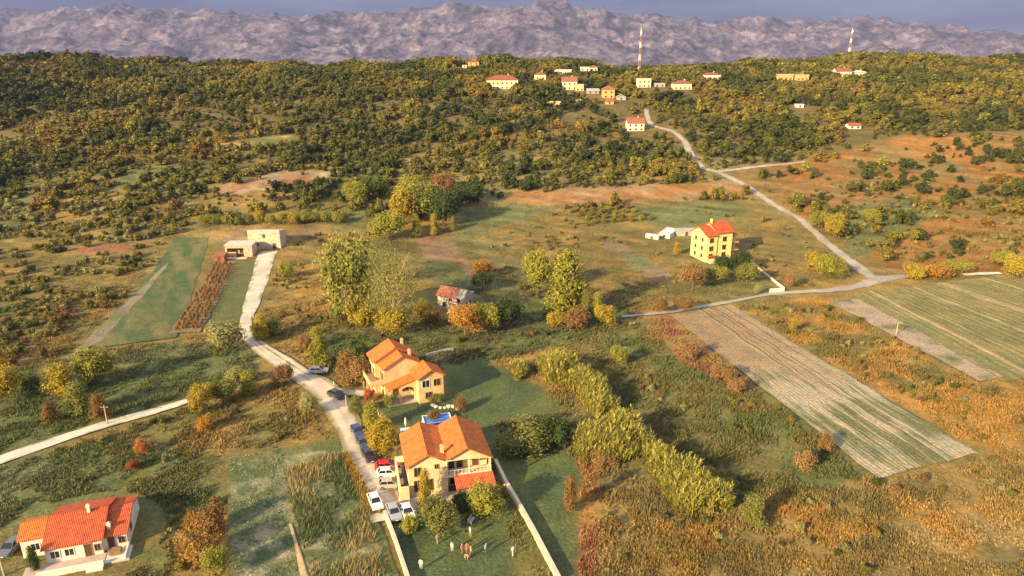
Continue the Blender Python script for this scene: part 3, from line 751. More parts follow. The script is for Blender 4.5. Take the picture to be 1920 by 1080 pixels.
opening(hA, 'f', .15, 5.4, .3, .9, 2.0, 'door', 'frame', 'door', False); opening(hA, 'f', .15, 6.6, 1.0, .7, 1.0)
opening(hA, 'f', 2.9, -1.9, 1.1, 1.0, 1.1, 'window', 'white_frame'); opening(hA, 'f', 1.0, 8.2, .3, .8, 1.9, 'door', 'frame', 'door', False)
opening(hA, 'f', 1.0, 9.6, 1.0, .8, .9); opening(hA, 'r', 10.3, 4, 1.0, 1.0, 1.0); opening(hA, 'l', -3.7, 5.3, 1.0, 1.0, 1.0)
MB().box(8.3, 9.6, -.9, .3, .221, .9).box(8.0, 8.25, -.7, .1, .221, .65).build('patio_table', M['wood'], hA)

# ------------------------------------------------------------------ tall yellow house on the right
pD = at(1322, 492)
hD = thing('tall_house', 'tall bright yellow three storey house with stepped red roofs', 'house', (65.2, 224.6, float(T(68, 228)) - .2), R(22))
b = MB(); gable_block(b, 0, 4.2, 0, 8.6, -.5, 8.9, 11.2, 'x', 4.6); b.build('wall', M['yellow'], hD)
b = MB(); gable_block(b, 4.204, 10.6, .3, 8.6, -.5, 9.6, 12.2, 'x', 4.8); b.build('wall', M['yellow'], hD)
b = MB(); b.box(10.604, 14.0, 2.6, 8.4, -.5, 7.6); wa = b.build('wall', M['peach'], hD); wa['label'] = 'orange side wing'
rf = MB(); ridge_x(rf, 0, 3.75, 0, 8.6, 8.95, 11.3, 4.6, .4); rD = rf.build('roof', M['tile_red'], hD)
rf = MB(); ridge_x(rf, 4.204, 10.6, .3, 8.6, 9.65, 12.3, 4.8, .42); rD2 = rf.build('roof', M['tile_red'], hD); rD2['label'] = 'higher right roof'
b = MB(); b.hexa([(11.05, 2.2, 9.3), (14.4, 2.2, 7.7), (14.4, 8.8, 7.7), (11.05, 8.8, 9.3)], [(11.05, 2.2, 9.5), (14.4, 2.2, 7.9), (14.4, 8.8, 7.9), (11.05, 8.8, 9.5)])
b.build('roof', M['tile_red'], hD)['label'] = 'sloping roof of the side wing'
chimney(rD2, 4.6, 4.4, 11.5, 13.4, .28, 'yellow')
for z in (1.0, 3.6, 6.4):
    for c, f, y in ((1.9, 'f', 0), (7.4, 'f', .3)):
        opening(hD, f, y, c, z + .2, 1.5, 1.5)
    for c in (2.4, 6.0): opening(hD, 'l', 0, c, z + .2, 1.0, 1.3)
    opening(hD, 'f', 2.6, 12.3, z, 1.1, 2.0, 'door', 'frame', 'door', False)
for z in (2.7, 5.4):
    q = MB().box(10.62, 14.3, 1.0, 2.596, z, z + .2).build('balcony', M['peach'], hD); railing(q, [(10.7, 1.05), (14.2, 1.05), (14.2, 2.5)], z + .2, .9, 'red_paint', .5)
MB().box(.6, 3.6, -1.6, -.004, 2.0, 2.15).build('entrance_canopy', M['tile_red'], hD)
MB().box(.6, 3.6, -1.9, -.004, -.4, .25).build('step', M['concrete'], hD)

# ------------------------------------------------------------------ ruined cottage among the poplars
hE = thing('ruined_cottage', 'ruined stone cottage with sagging red roof behind the orange tree', 'cottage', (-20.6, 181.5, 0), R(-24))
b = MB(); gable_block(b, 0, 8.0, 0, 5.6, -.3, 4.0, 5.6, 'x', 2.8); b.build('wall', M['ruin'], hE)
rf = MB(); rf.hexa([(-.4, -.4, 3.75), (6.2, -.4, 3.6), (5.4, 2.8, 5.6), (-.4, 2.8, 5.75)], [(-.4, -.4, 3.9), (6.2, -.4, 3.72), (5.4, 2.8, 5.74), (-.4, 2.8, 5.9)])
rf.hexa([(-.4, 2.8, 5.75), (5.4, 2.8, 5.6), (5.0, 6.0, 3.9), (-.4, 6.0, 3.9)], [(-.4, 2.8, 5.896), (5.4, 2.8, 5.736), (5.0, 6.0, 4.05), (-.4, 6.0, 4.05)])
rf.build('roof', M['tile_old'], hE)
MB().box(6.0, 8.3, -.5, 6.1, 4.05, 4.25).build('broken_eave', M['ruin'], hE)
for c, z in ((2.0, .9), (4.0, 2.6), (6.6, 2.4)): opening(hE, 'f', 0, c, z, .9, 1.2, 'window', 'wood', 'glass')
opening(hE, 'f', 0, 5.2, 0, 1.0, 2.0, 'door', 'wood', 'door', False)
for c in (1.5, 4.0): opening(hE, 'r', 8.0, c, 1.0, 1.0, 1.3, 'window', 'wood', 'glass')
MB().box(4.6, 8.0, -2.4, -.004, -.2, 1.4).build('lean_to', M['ruin'], hE)

# ------------------------------------------------------------------ stone farm buildings at the end of the gravel lane
pF = at(466, 470)
hF = thing('stone_barn', 'tall stone barn with lit top edge at the end of the gravel lane', 'barn', (pF.x - .3, pF.y + 1.5, pF.z - .2), R(2))
MB().extr([(0, -.4), (7, -.4), (7, 5.6), (0, 6.9)], 'x', 0, 11.2).build('wall', M['grey_stone'], hF)
b = MB(); b.hexa([(-.1, .25, 6.86), (11.3, .25, 6.86), (11.3, 7.2, 5.56), (-.1, 7.2, 5.56)], [(-.1, .25, 7.0), (11.3, .25, 7.0), (11.3, 7.2, 5.7), (-.1, 7.2, 5.7)]); b.build('roof', M['slab'], hF)
MB().box(-.05, 11.25, -.05, .24, 6.86, 7.12).build('coping', M['slab'], hF)
opening(hF, 'f', 0, 5.6, 4.3, .9, 1.4, 'window', 'grey_stone'); opening(hF, 'f', 0, 9.0, .1, 1.2, 2.3, 'door', 'grey_stone', 'door', False); opening(hF, 'f', 0, 3.2, 1.4, .9, 1.1, 'window', 'grey_stone')
pF2 = at(425, 482)
hF2 = thing('stone_shed', 'low tan stone shed with flat roof and open porch, left of the barn', 'shed', (pF2.x, pF2.y - .5, pF2.z - .2), R(4))
b = MB().box(0, .6, 0, 6, -.3, 4.2).box(6.2, 9.0, 0, 6, -.3, 4.2).box(.604, 6.196, 2.4, 6, -.3, 4.2).box(.604, 6.196, 0, 2.396, 3.3, 4.2); b.build('wall', M['stone'], hF2)
MB().box(-.25, 9.25, -.25, 6.25, 4.2, 4.45).build('roof', M['slab'], hF2)
opening(hF2, 'f', 2.4, 2.2, 0, 1.2, 2.1, 'door', 'wood', 'door', False); opening(hF2, 'f', 2.4, 4.6, 1.0, 1.0, 1.2, 'window', 'wood')
MB().box(.8, 3.4, .2, .5, -.2, 1.9).build('porch_screen', M['ochre'], hF2)
MB().box(-3.4, 7.4, -2.2, -.4, -.3, .25).build('terrace', M['concrete'], hF2)
pF3 = at(402, 492)
hut = thing('red_hut', 'small reddish hut at the top of the vineyard strip', 'hut', (pF3.x, pF3.y, pF3.z), R(4))
MB().box(0, 3.4, 0, 3, -.2, 2.1).build('wall', M['tile_old'], hut); b = MB(); b.hexa([(-.2, -.3, 2.0), (3.6, -.3, 2.0), (3.6, 3.2, 2.5), (-.2, 3.2, 2.5)], [(-.2, -.3, 2.12), (3.6, -.3, 2.12), (3.6, 3.2, 2.62), (-.2, 3.2, 2.62)]); b.build('roof', M['tile_old'], hut)
opening(hut, 'f', 0, 1.6, 0, .9, 1.8, 'door', 'wood', 'door', False)

# ------------------------------------------------------------------ sheds by the yellow house
def shed(name, u, v, wd, dp, h, rot, wall, roof, label, h2=None):
    p = at(u, v); t = thing(name, label, 'shed', (p.x, p.y, p.z - .1), R(rot)); h2 = h2 or h
    MB().extr([(0, -.3), (dp, -.3), (dp, h2), (0, h)], 'x', 0, wd).build('wall', M[wall], t)
    b = MB(); b.hexa([(-.2, -.2, h + .003), (wd + .2, -.2, h + .003), (wd + .2, dp + .2, h2 + .003), (-.2, dp + .2, h2 + .003)], [(-.2, -.2, h + .12), (wd + .2, -.2, h + .12), (wd + .2, dp + .2, h2 + .12), (-.2, dp + .2, h2 + .12)])
    b.build('roof', M[roof], t); opening(t, 'f', 0, wd / 2, 0, min(1.0, wd * .3), min(1.9, h * .8), 'door', 'metal', 'door', False)
    return t
shed('white_shed', 1236, 444, 4.2, 6.5, 1.4, -38, 'white', 'sheet', 'white sheet roofed shed left of the yellow house', 2.4)
shed('garden_shed', 1210, 446, 5.0, 1.5, 1.1, -32, 'white', 'sheet', 'narrow pale lean-to in front of the white sheet roofed shed', 1.4)
shed('car_port', 1266, 443, 8.5, 2.6, 2.2, 2, 'grey', 'metal', 'grey metal carport between white shed and yellow house', 2.4)

# ------------------------------------------------------------------ village on the ridge
def villa(name, u, v, wpx, hpx, wall, roof, label, kind='hip', cat='house', rot=0, dp=None, rows=1, cols=3):
    p = at(u, v); s = ppm(p); W = .92 * wpx / s; Hh = .95 * hpx / s / cosdep(p); D = dp or min(9.0, W * .8)
    t = thing(name, label, cat, (p.x, p.y + D / 2, p.z - .3), R(rot)); rh = 0 if kind == 'flat' else min(.34 * Hh, .22 * D + .8)
    ze = Hh - rh; x0, x1, y0, y1 = -W / 2, W / 2, -D / 2, D / 2
    if kind == 'hip':
        MB().box(x0, x1, y0, y1, -3, ze).build('wall', M[wall], t); r = MB(); hip(r, x0, x1, y0, y1, ze + .003, ze + rh); r = r.build('roof', M[roof], t)
    elif kind == 'gable':
        b = MB(); gable_block(b, x0, x1, y0, y1, -3, ze, ze + rh - .1, 'x'); b.build('wall', M[wall], t); r = MB(); ridge_x(r, x0, x1, y0, y1, ze, ze + rh, None, .4, .16); r = r.build('roof', M[roof], t)
    elif kind == 'gable_y':
        b = MB(); gable_block(b, x0, x1, y0, y1, -3, ze, ze + rh - .1, 'y'); b.build('wall', M[wall], t); r = MB(); ridge_y(r, x0, x1, y0, y1, ze, ze + rh, None, .4, .16); r = r.build('roof', M[roof], t)
    else:
        MB().box(x0, x1, y0, y1, -3, ze).build('wall', M[wall], t); MB().box(x0 - .2, x1 + .2, y0 - .2, y1 + .2, ze + .003, ze + .3).build('roof', M[roof], t); r = None
    if r is not None and W > 8: chimney(r, W * .18, D * .12, ze + rh * .3, ze + rh + .7, .25, wall)
    for k in range(rows):
        zb = .7 + k * (ze - .4) / rows
        for i in range(cols):
            opening(t, 'f', y0, x0 + W * (i + .5) / cols, zb, min(1.0, W / cols * .3), min(1.1, (ze / rows) * .42))
    return t
villa('ochre_house', 888, 127, 22, 17, 'ochre', 'tile_dark', 'ochre house on the skyline at the left end of the village', 'hip', rows=2, cols=2)
villa('small_outbuilding', 871, 127, 9, 5, 'white', 'slab', 'tiny white outbuilding left of the skyline ochre house', 'flat', 'outbuilding', cols=1)
v2 = villa('long_villa', 942, 167, 64, 27, 'pale_yellow', 'tile_dark', 'long cream villa with broad red hipped roof, largest in the village', 'hip', dp=11, rows=2, cols=7)
villa('cream_house', 1013, 149, 23, 15, 'pale_yellow', 'tile_dark', 'small cream house right of the long villa', 'hip', cols=2)
villa('white_house', 1056, 139, 36, 9, 'white', 'slab', 'low white flat house above the red roofed cream house', 'flat', cols=4)
villa('roofed_house', 1068, 168, 30, 24, 'pale_yellow', 'tile_old', 'cream two storey house with bright red roof in the village', 'gable', rows=2, cols=3)
villa('tan_annex', 1087, 171, 16, 13, 'peach', 'slab', 'tan annex right of the bright red roofed cream house', 'flat', 'annex', cols=2)
villa('white_bungalow', 1097, 133, 18, 8, 'white', 'slab', 'white bungalow among skyline trees in the village', 'flat', cols=2)
villa('pink_house', 1113, 133, 15, 11, 'white', 'tile_old', 'small white house with pinkish roof among skyline trees', 'hip', cols=2)
villa('grey_barn', 1112, 176, 24, 10, 'grey', 'metal', 'grey roofed barn left of the ochre tower house', 'gable', 'barn', cols=2)
villa('tower_house', 1141, 184, 24, 24, 'ochre', 'tile_old', 'ochre tower-like house in the village centre', 'hip', rows=2, cols=2)
villa('ochre_annex', 1143, 196, 16, 11, 'ochre', 'tile_old', 'low ochre annex in front of the ochre tower house', 'gable', 'annex', cols=1)
villa('blue_shed', 1165, 188, 18, 11, 'grey', 'metal', 'blue grey shed right of the ochre tower house', 'gable_y', 'shed', cols=1)
villa('flat_house', 1208, 164, 27, 17, 'pale_yellow', 'slab', 'cream flat roofed house below the mast', 'flat', rows=2, cols=3)
villa('low_grey_house', 1237, 163, 22, 7, 'grey', 'slab', 'low grey house right of the cream flat roofed house', 'flat', cols=2)
villa('red_roof_villa', 1280, 168, 36, 18, 'pale_yellow', 'tile_dark', 'cream villa with dark red hipped roof at the right of the village', 'hip', rows=1, cols=4)
villa('white_villa', 1335, 149, 36, 14, 'white', 'tile_dark', 'white terraced villa on the ridge right of the mast', 'hip', rows=1, cols=4)
villa('roadside_house', 1192, 246, 34, 25, 'white', 'tile_old', 'white house with red roof beside the winding road', 'gable', rows=2, cols=3)
villa('ochre_block', 1474, 150, 28, 11, 'ochre', 'slab', 'left of two low ochre blocks on the right ridge', 'flat', cols=3)
villa('ochre_block', 1505, 151, 24, 11, 'ochre', 'slab', 'right of two low ochre blocks on the right ridge', 'flat', cols=3)
villa('ridge_house', 1582, 144, 31, 17, 'pale_yellow', 'tile_dark', 'white house with red roof below the second mast', 'gable', cols=3)
villa('ridge_bungalow', 1613, 143, 25, 12, 'pale_yellow', 'slab', 'pale bungalow right of the house below the second mast', 'hip', cols=3)
villa('forest_hut', 1500, 202, 15, 7, 'white', 'sheet', 'tiny white hut in the forest on the right hill', 'flat', 'hut', cols=1)
villa('forest_cottage', 1603, 242, 24, 11, 'white', 'tile_old', 'small white cottage with red roof in the right forest', 'gable', cols=2)
# retaining wall in the village
def wall_run(name, pts, h, t_, mat, label, coping=None):
    P = [at(*q) for q in pts]; root = thing(name, label, 'wall', P[0])
    o = P[0]
    for k, (a, c) in enumerate(zip(P[:-1], P[1:])):
        d = (c - a); L = math.hypot(d.x, d.y); n = max(1, int(L / 4)); ux, uy = d.x / L, d.y / L
        mb = MB(); cp = MB()
        for i in range(n):
            f0, f1 = i / n, (i + 1) / n
            x0, y0 = a.x + d.x * f0, a.y + d.y * f0; x1, y1 = a.x + d.x * f1, a.y + d.y * f1
            z0 = float(T(x0, y0)); z1 = float(T(x1, y1)); nx, ny = -uy * t_ / 2, ux * t_ / 2
            def q(x, y, z, s, m=1.0): return (x + nx * s * m - o.x, y + ny * s * m - o.y, z - o.z)
            mb.hexa([q(x0, y0, z0 - .5, -1), q(x1, y1, z1 - .5, -1), q(x1, y1, z1 - .5, 1), q(x0, y0, z0 - .5, 1)],
                    [q(x0, y0, z0 + h, -1), q(x1, y1, z1 + h, -1), q(x1, y1, z1 + h, 1), q(x0, y0, z0 + h, 1)])
            if coping:
                cp.hexa([q(x0, y0, z0 + h + .003, -1, 1.3), q(x1, y1, z1 + h + .003, -1, 1.3), q(x1, y1, z1 + h + .003, 1, 1.3), q(x0, y0, z0 + h + .003, 1, 1.3)],
                        [q(x0, y0, z0 + h + .08, -1, 1.3), q(x1, y1, z1 + h + .08, -1, 1.3), q(x1, y1, z1 + h + .08, 1, 1.3), q(x0, y0, z0 + h + .08, 1, 1.3)])
        mb.build('wall_section', M[mat], root)
        if coping: cp.build('coping', M[coping], root)
    return root
wall_run('retaining_wall', [(1026, 199), (1058, 199), (1089, 195)], 3.0, .5, 'peach', 'long tan retaining wall below the village houses')
wall_run('garden_wall', [(929, 872), (948, 912), (968, 946), (1000, 1003), (1048, 1095)], .95, .42, 'cream', 'long cream garden wall right of the gabled house', 'slab')
wall_run('garden_wall', [(722, 968), (740, 1016), (768, 1100)], .85, .36, 'cream', 'short cream garden wall between crop field and front lawn', 'slab')
wall_run('driveway_wall', [(1404, 490), (1438, 518), (1470, 543)], .7, .3, 'white', 'white driveway wall right of the yellow house', None)
wall_run('gate_wall', [(1443, 549), (1470, 547)], 1.1, .3, 'white', 'short white gate wall at the end of the driveway', None)
wall_run('boundary_wall', [(800, 668), (830, 660), (850, 656)], .5, .25, 'grey', 'thin pale wall running right from the stepped house', None)

# ------------------------------------------------------------------ masts
M['faded_red'] = plain('faded_red_paint', (.42, .18, .16), .7)
def mast(u, v, top, label, base):
    p = at(u, v)
    if not base: p.y = 668.0; p.z = float(T(p.x * 1.07, p.y)); p.x = (u - 960) / F_PX * (p.y * CP + (CAM_H - p.z) * SP)
    s = ppm(p); Hh = (v - top) / s; t = thing('lattice_mast', label, 'mast', (p.x, p.y, p.z))
    n = 7
    for k in range(n):
        z0, z1 = Hh * k / n, Hh * (k + 1) / n; w0 = .95 * (1 - .72 * k / n); w1 = .95 * (1 - .72 * (k + 1) / n); mb = MB()
        cs = ((-1, -1), (1, -1), (1, 1), (-1, 1))
        for i in range(4):
            a, c = cs[i], cs[(i + 1) % 4]
            mb.tube((a[0] * w0, a[1] * w0, z0), (a[0] * w1, a[1] * w1, z1), .11, .10, 5)
            mb.tube((a[0] * w0, a[1] * w0, z0), (c[0] * w1, c[1] * w1, z1), .06, .06, 5); mb.tube((c[0] * w0, c[1] * w0, z0), (a[0] * w1, a[1] * w1, z1), .06, .06, 5)
            mb.tube((a[0] * w1, a[1] * w1, z1), (c[0] * w1, c[1] * w1, z1), .1, .1, 5)
        mb.tube((0, 0, z0), (0, 0, z1), .14, .14, 6)
        mb.build('mast_section', M['white_paint' if k % 2 == 0 else 'faded_red'], t)
    mb = MB().tube((0, 0, Hh), (0, 0, Hh + 3.5), .08, .05, 6); mb.build('antenna', M['white_paint'], t)
    MB().tube((.0, -.9, Hh * .93), (.0, -1.3, Hh * .93), .8, .8, 10).build('dish', M['white_paint'], t)
    if base:
        MB().box(-3.6, 3.6, -3, 3, -2, 3.0).build('base_hut', M['pale_yellow'], t); MB().box(-3.9, 3.9, -3.3, 3.3, 3.003, 3.3).build('hut_roof', M['slab'], t)
    return t
mast(1198, 137, 60, 'red and white lattice mast with cream base hut in the centre of the ridge', True)
mast(1590, 128, 72, 'red and white lattice mast rising behind the right ridge trees', False)
# ------------------------------------------------------------------ plants: crown meshes of unit width and height, base at z = 0
def ico(sub):
    import bmesh
    bm = bmesh.new(); bmesh.ops.create_icosphere(bm, subdivisions=sub, radius=1)
    V = np.array([v.co[:] for v in bm.verts]); Fc = np.array([[v.index for v in f.verts] for f in bm.faces]); bm.free(); return V, Fc
ICO1, ICO2 = ico(1), ico(2)
def crown_arrays(n, leaf, lobes, seed, shape='round', core=.74, z0=.08):
    r = np.random.default_rng(seed); C = []; Rr = []
    for i in range(lobes):
        if shape == 'round':
            a = r.uniform(0, 2 * math.pi); q = math.sqrt(r.uniform(0, 1)) * .27; zz = r.uniform(.28, .72); rr = r.uniform(.17, .27) * (1 - .25 * abs(zz - .45))
        elif shape == 'tall':
            a = r.uniform(0, 2 * math.pi); zz = .12 + .76 * (i + .5) / lobes; q = r.uniform(0, .22) * (1 - .5 * zz); rr = r.uniform(.17, .27) * (1.0 - .28 * zz)
        elif shape == 'broad':
            a = r.uniform(0, 2 * math.pi); q = math.sqrt(r.uniform(0, 1)) * .34; zz = r.uniform(.34, .84) - q * .45; rr = r.uniform(.11, .20)
        else:  # low shrub
            a = r.uniform(0, 2 * math.pi); q = math.sqrt(r.uniform(0, 1)) * .30; zz = r.uniform(.2, .55); rr = r.uniform(.18, .28)
        C.append((math.cos(a) * q, math.sin(a) * q, zz)); Rr.append(rr)
    C = np.array(C); Rr = np.array(Rr)
    Vs = []; Fs = []; Ts = []; k = 0
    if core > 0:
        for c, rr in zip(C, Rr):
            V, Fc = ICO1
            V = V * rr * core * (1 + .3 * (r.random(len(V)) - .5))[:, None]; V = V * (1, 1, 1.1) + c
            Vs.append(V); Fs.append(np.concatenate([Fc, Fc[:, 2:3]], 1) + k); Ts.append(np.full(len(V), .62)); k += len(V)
    li = r.choice(lobes, n, p=Rr ** 2 / (Rr ** 2).sum())
    d = r.normal(size=(n, 3)); d[:, 2] += .25; d /= np.linalg.norm(d, axis=1)[:, None]
    pos = C[li] + d * (Rr[li] * r.uniform(.72, 1.12, n))[:, None] * (1, 1, 1.12); pos[:, 2] = np.maximum(pos[:, 2], z0 + r.random(n) * .04)
    nn = d + .75 * r.normal(size=(n, 3)); nn /= np.linalg.norm(nn, axis=1)[:, None]
    t1 = np.cross(nn, r.normal(size=(n, 3))); t1 /= np.linalg.norm(t1, axis=1)[:, None]; t2 = np.cross(nn, t1)
    sz = (leaf * r.uniform(.55, 1.25, n))[:, None]
    q = np.stack([pos - t1 * sz * .5, pos + t2 * sz * .38, pos + t1 * sz * .5, pos - t2 * sz * .38], 1).reshape(-1, 3)
    Vs.append(q); Fs.append(np.arange(n * 4).reshape(-1, 4) + k)
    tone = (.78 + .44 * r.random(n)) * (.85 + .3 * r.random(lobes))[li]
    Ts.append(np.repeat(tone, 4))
    V = np.concatenate(Vs); V[:, 2] = np.clip(V[:, 2], 0.0, None)
    ext = np.percentile(np.abs(V[:, :2]), 98); V[:, :2] *= .5 / ext; V[:, 2] /= np.percentile(V[:, 2], 99)
    return V, np.concatenate(Fs), np.concatenate(Ts)
def crown_mesh(name, *a, **k):
    V, Fq, t = crown_arrays(*a, **k)
    tri = Fq[:, 2] == Fq[:, 3]
    me = bpy.data.meshes.new(name)
    me.from_pydata(V.tolist(), [], [tuple(f[:3]) if e else tuple(f) for f, e in zip(Fq.tolist(), tri)])
    me.materials.append(M['leaf']); at_ = me.attributes.new('tint', 'FLOAT_COLOR', 'POINT')
    c = np.ones((len(V), 4), np.float32); c[:, :3] = t[:, None] * np.array((1, 1, .95)); at_.data.foreach_set('color', c.ravel()); me.update()
    return me
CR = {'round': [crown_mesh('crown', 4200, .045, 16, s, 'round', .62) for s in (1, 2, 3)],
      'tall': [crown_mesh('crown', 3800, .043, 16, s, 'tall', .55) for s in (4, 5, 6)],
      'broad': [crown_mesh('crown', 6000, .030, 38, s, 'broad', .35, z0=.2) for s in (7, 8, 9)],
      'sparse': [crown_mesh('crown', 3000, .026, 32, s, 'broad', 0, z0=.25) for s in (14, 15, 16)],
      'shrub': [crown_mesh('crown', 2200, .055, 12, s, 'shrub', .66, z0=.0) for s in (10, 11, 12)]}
def trunk_mesh(seed, limbs=5, top=.62, r0=.035, spread=.22):
    r = random.Random(seed); mb = MB(); p = Vector((0, 0, -.06)); d = Vector((r.uniform(-.05, .05), r.uniform(-.05, .05), 1)); n = 4; rr = r0
    pts = [p]
    for i in range(n):
        q = p + Vector((d.x * .1 + r.uniform(-.02, .02), d.y * .1 + r.uniform(-.02, .02), (top + .06) / n)); mb.tube(p, q, rr, rr * .8, 7, 0, i == 0); rr *= .8; p = q; pts.append(p)
    for i in range(limbs):
        a = 2 * math.pi * (i + r.random() * .6) / limbs; s = pts[2 + i % 3]
        m_ = s + Vector((math.cos(a) * spread * .5, math.sin(a) * spread * .5, .12)); e = m_ + Vector((math.cos(a) * spread * .5, math.sin(a) * spread * .5, .16 + r.random() * .1))
        mb.tube(s, m_, r0 * .5, r0 * .36, 5, 0, False); mb.tube(m_, e, r0 * .36, r0 * .12, 5, 0, False)
    return mb
TRK = [trunk_mesh(s).mesh('trunk', M['bark']) for s in (1, 2, 3)]
TRKP = [trunk_mesh(s, 11, .60, .018, .40).mesh('trunk', M['pale_bark']) for s in (4, 5)]
YG = (.28, .27, .045); YEL = (.38, .29, .04); GRN = (.13, .17, .04); DGR = (.06, .085, .026); ORG = (.40, .21, .04); BRN = (.24, .14, .055); OLV = (.19, .195, .05); RED = (.30, .09, .04); PALE = (.30, .29, .12); RST = (.30, .18, .08)
ntree = 0
ORD = ['', 'first', 'second', 'third', 'fourth', 'fifth', 'sixth', 'seventh', 'eighth', 'ninth', 'tenth', 'eleventh', 'twelfth', 'thirteenth']
def nth(k):
    if k < len(ORD): return ORD[k]
    return str(k) + ('th' if 10 <= k % 100 <= 20 else {1: 'st', 2: 'nd', 3: 'rd'}.get(k % 10, 'th'))
def plant(name, label, cat, u, v, wpx, hpx, col, shape='round', group=None, trunk=True, pale=False, rot=None):
    """a tree or bush whose foot stands at photo pixel (u, v)"""
    global ntree
    ntree += 1
    p = at(u, v); s = ppm(p); W = .93 * wpx / s; Hh = .93 * hpx / s / cosdep(p)
    t = thing(name, label, cat, p, (ntree * 2.4) if rot is None else rot, group)
    r = random.Random(ntree)
    c = put('crown', CR[shape][ntree % 3], t); c.scale = (W * 1.06, W * r.uniform(.9, 1.05), Hh)
    k = r.uniform(.92, 1.08); c.color = (col[0] * k, col[1] * k, col[2] * k, 1)
    if trunk:
        q = put('trunk', (TRKP if pale else TRK)[ntree % 2], t); q.scale = (max(W, Hh * .5), max(W, Hh * .5), Hh)
    return t
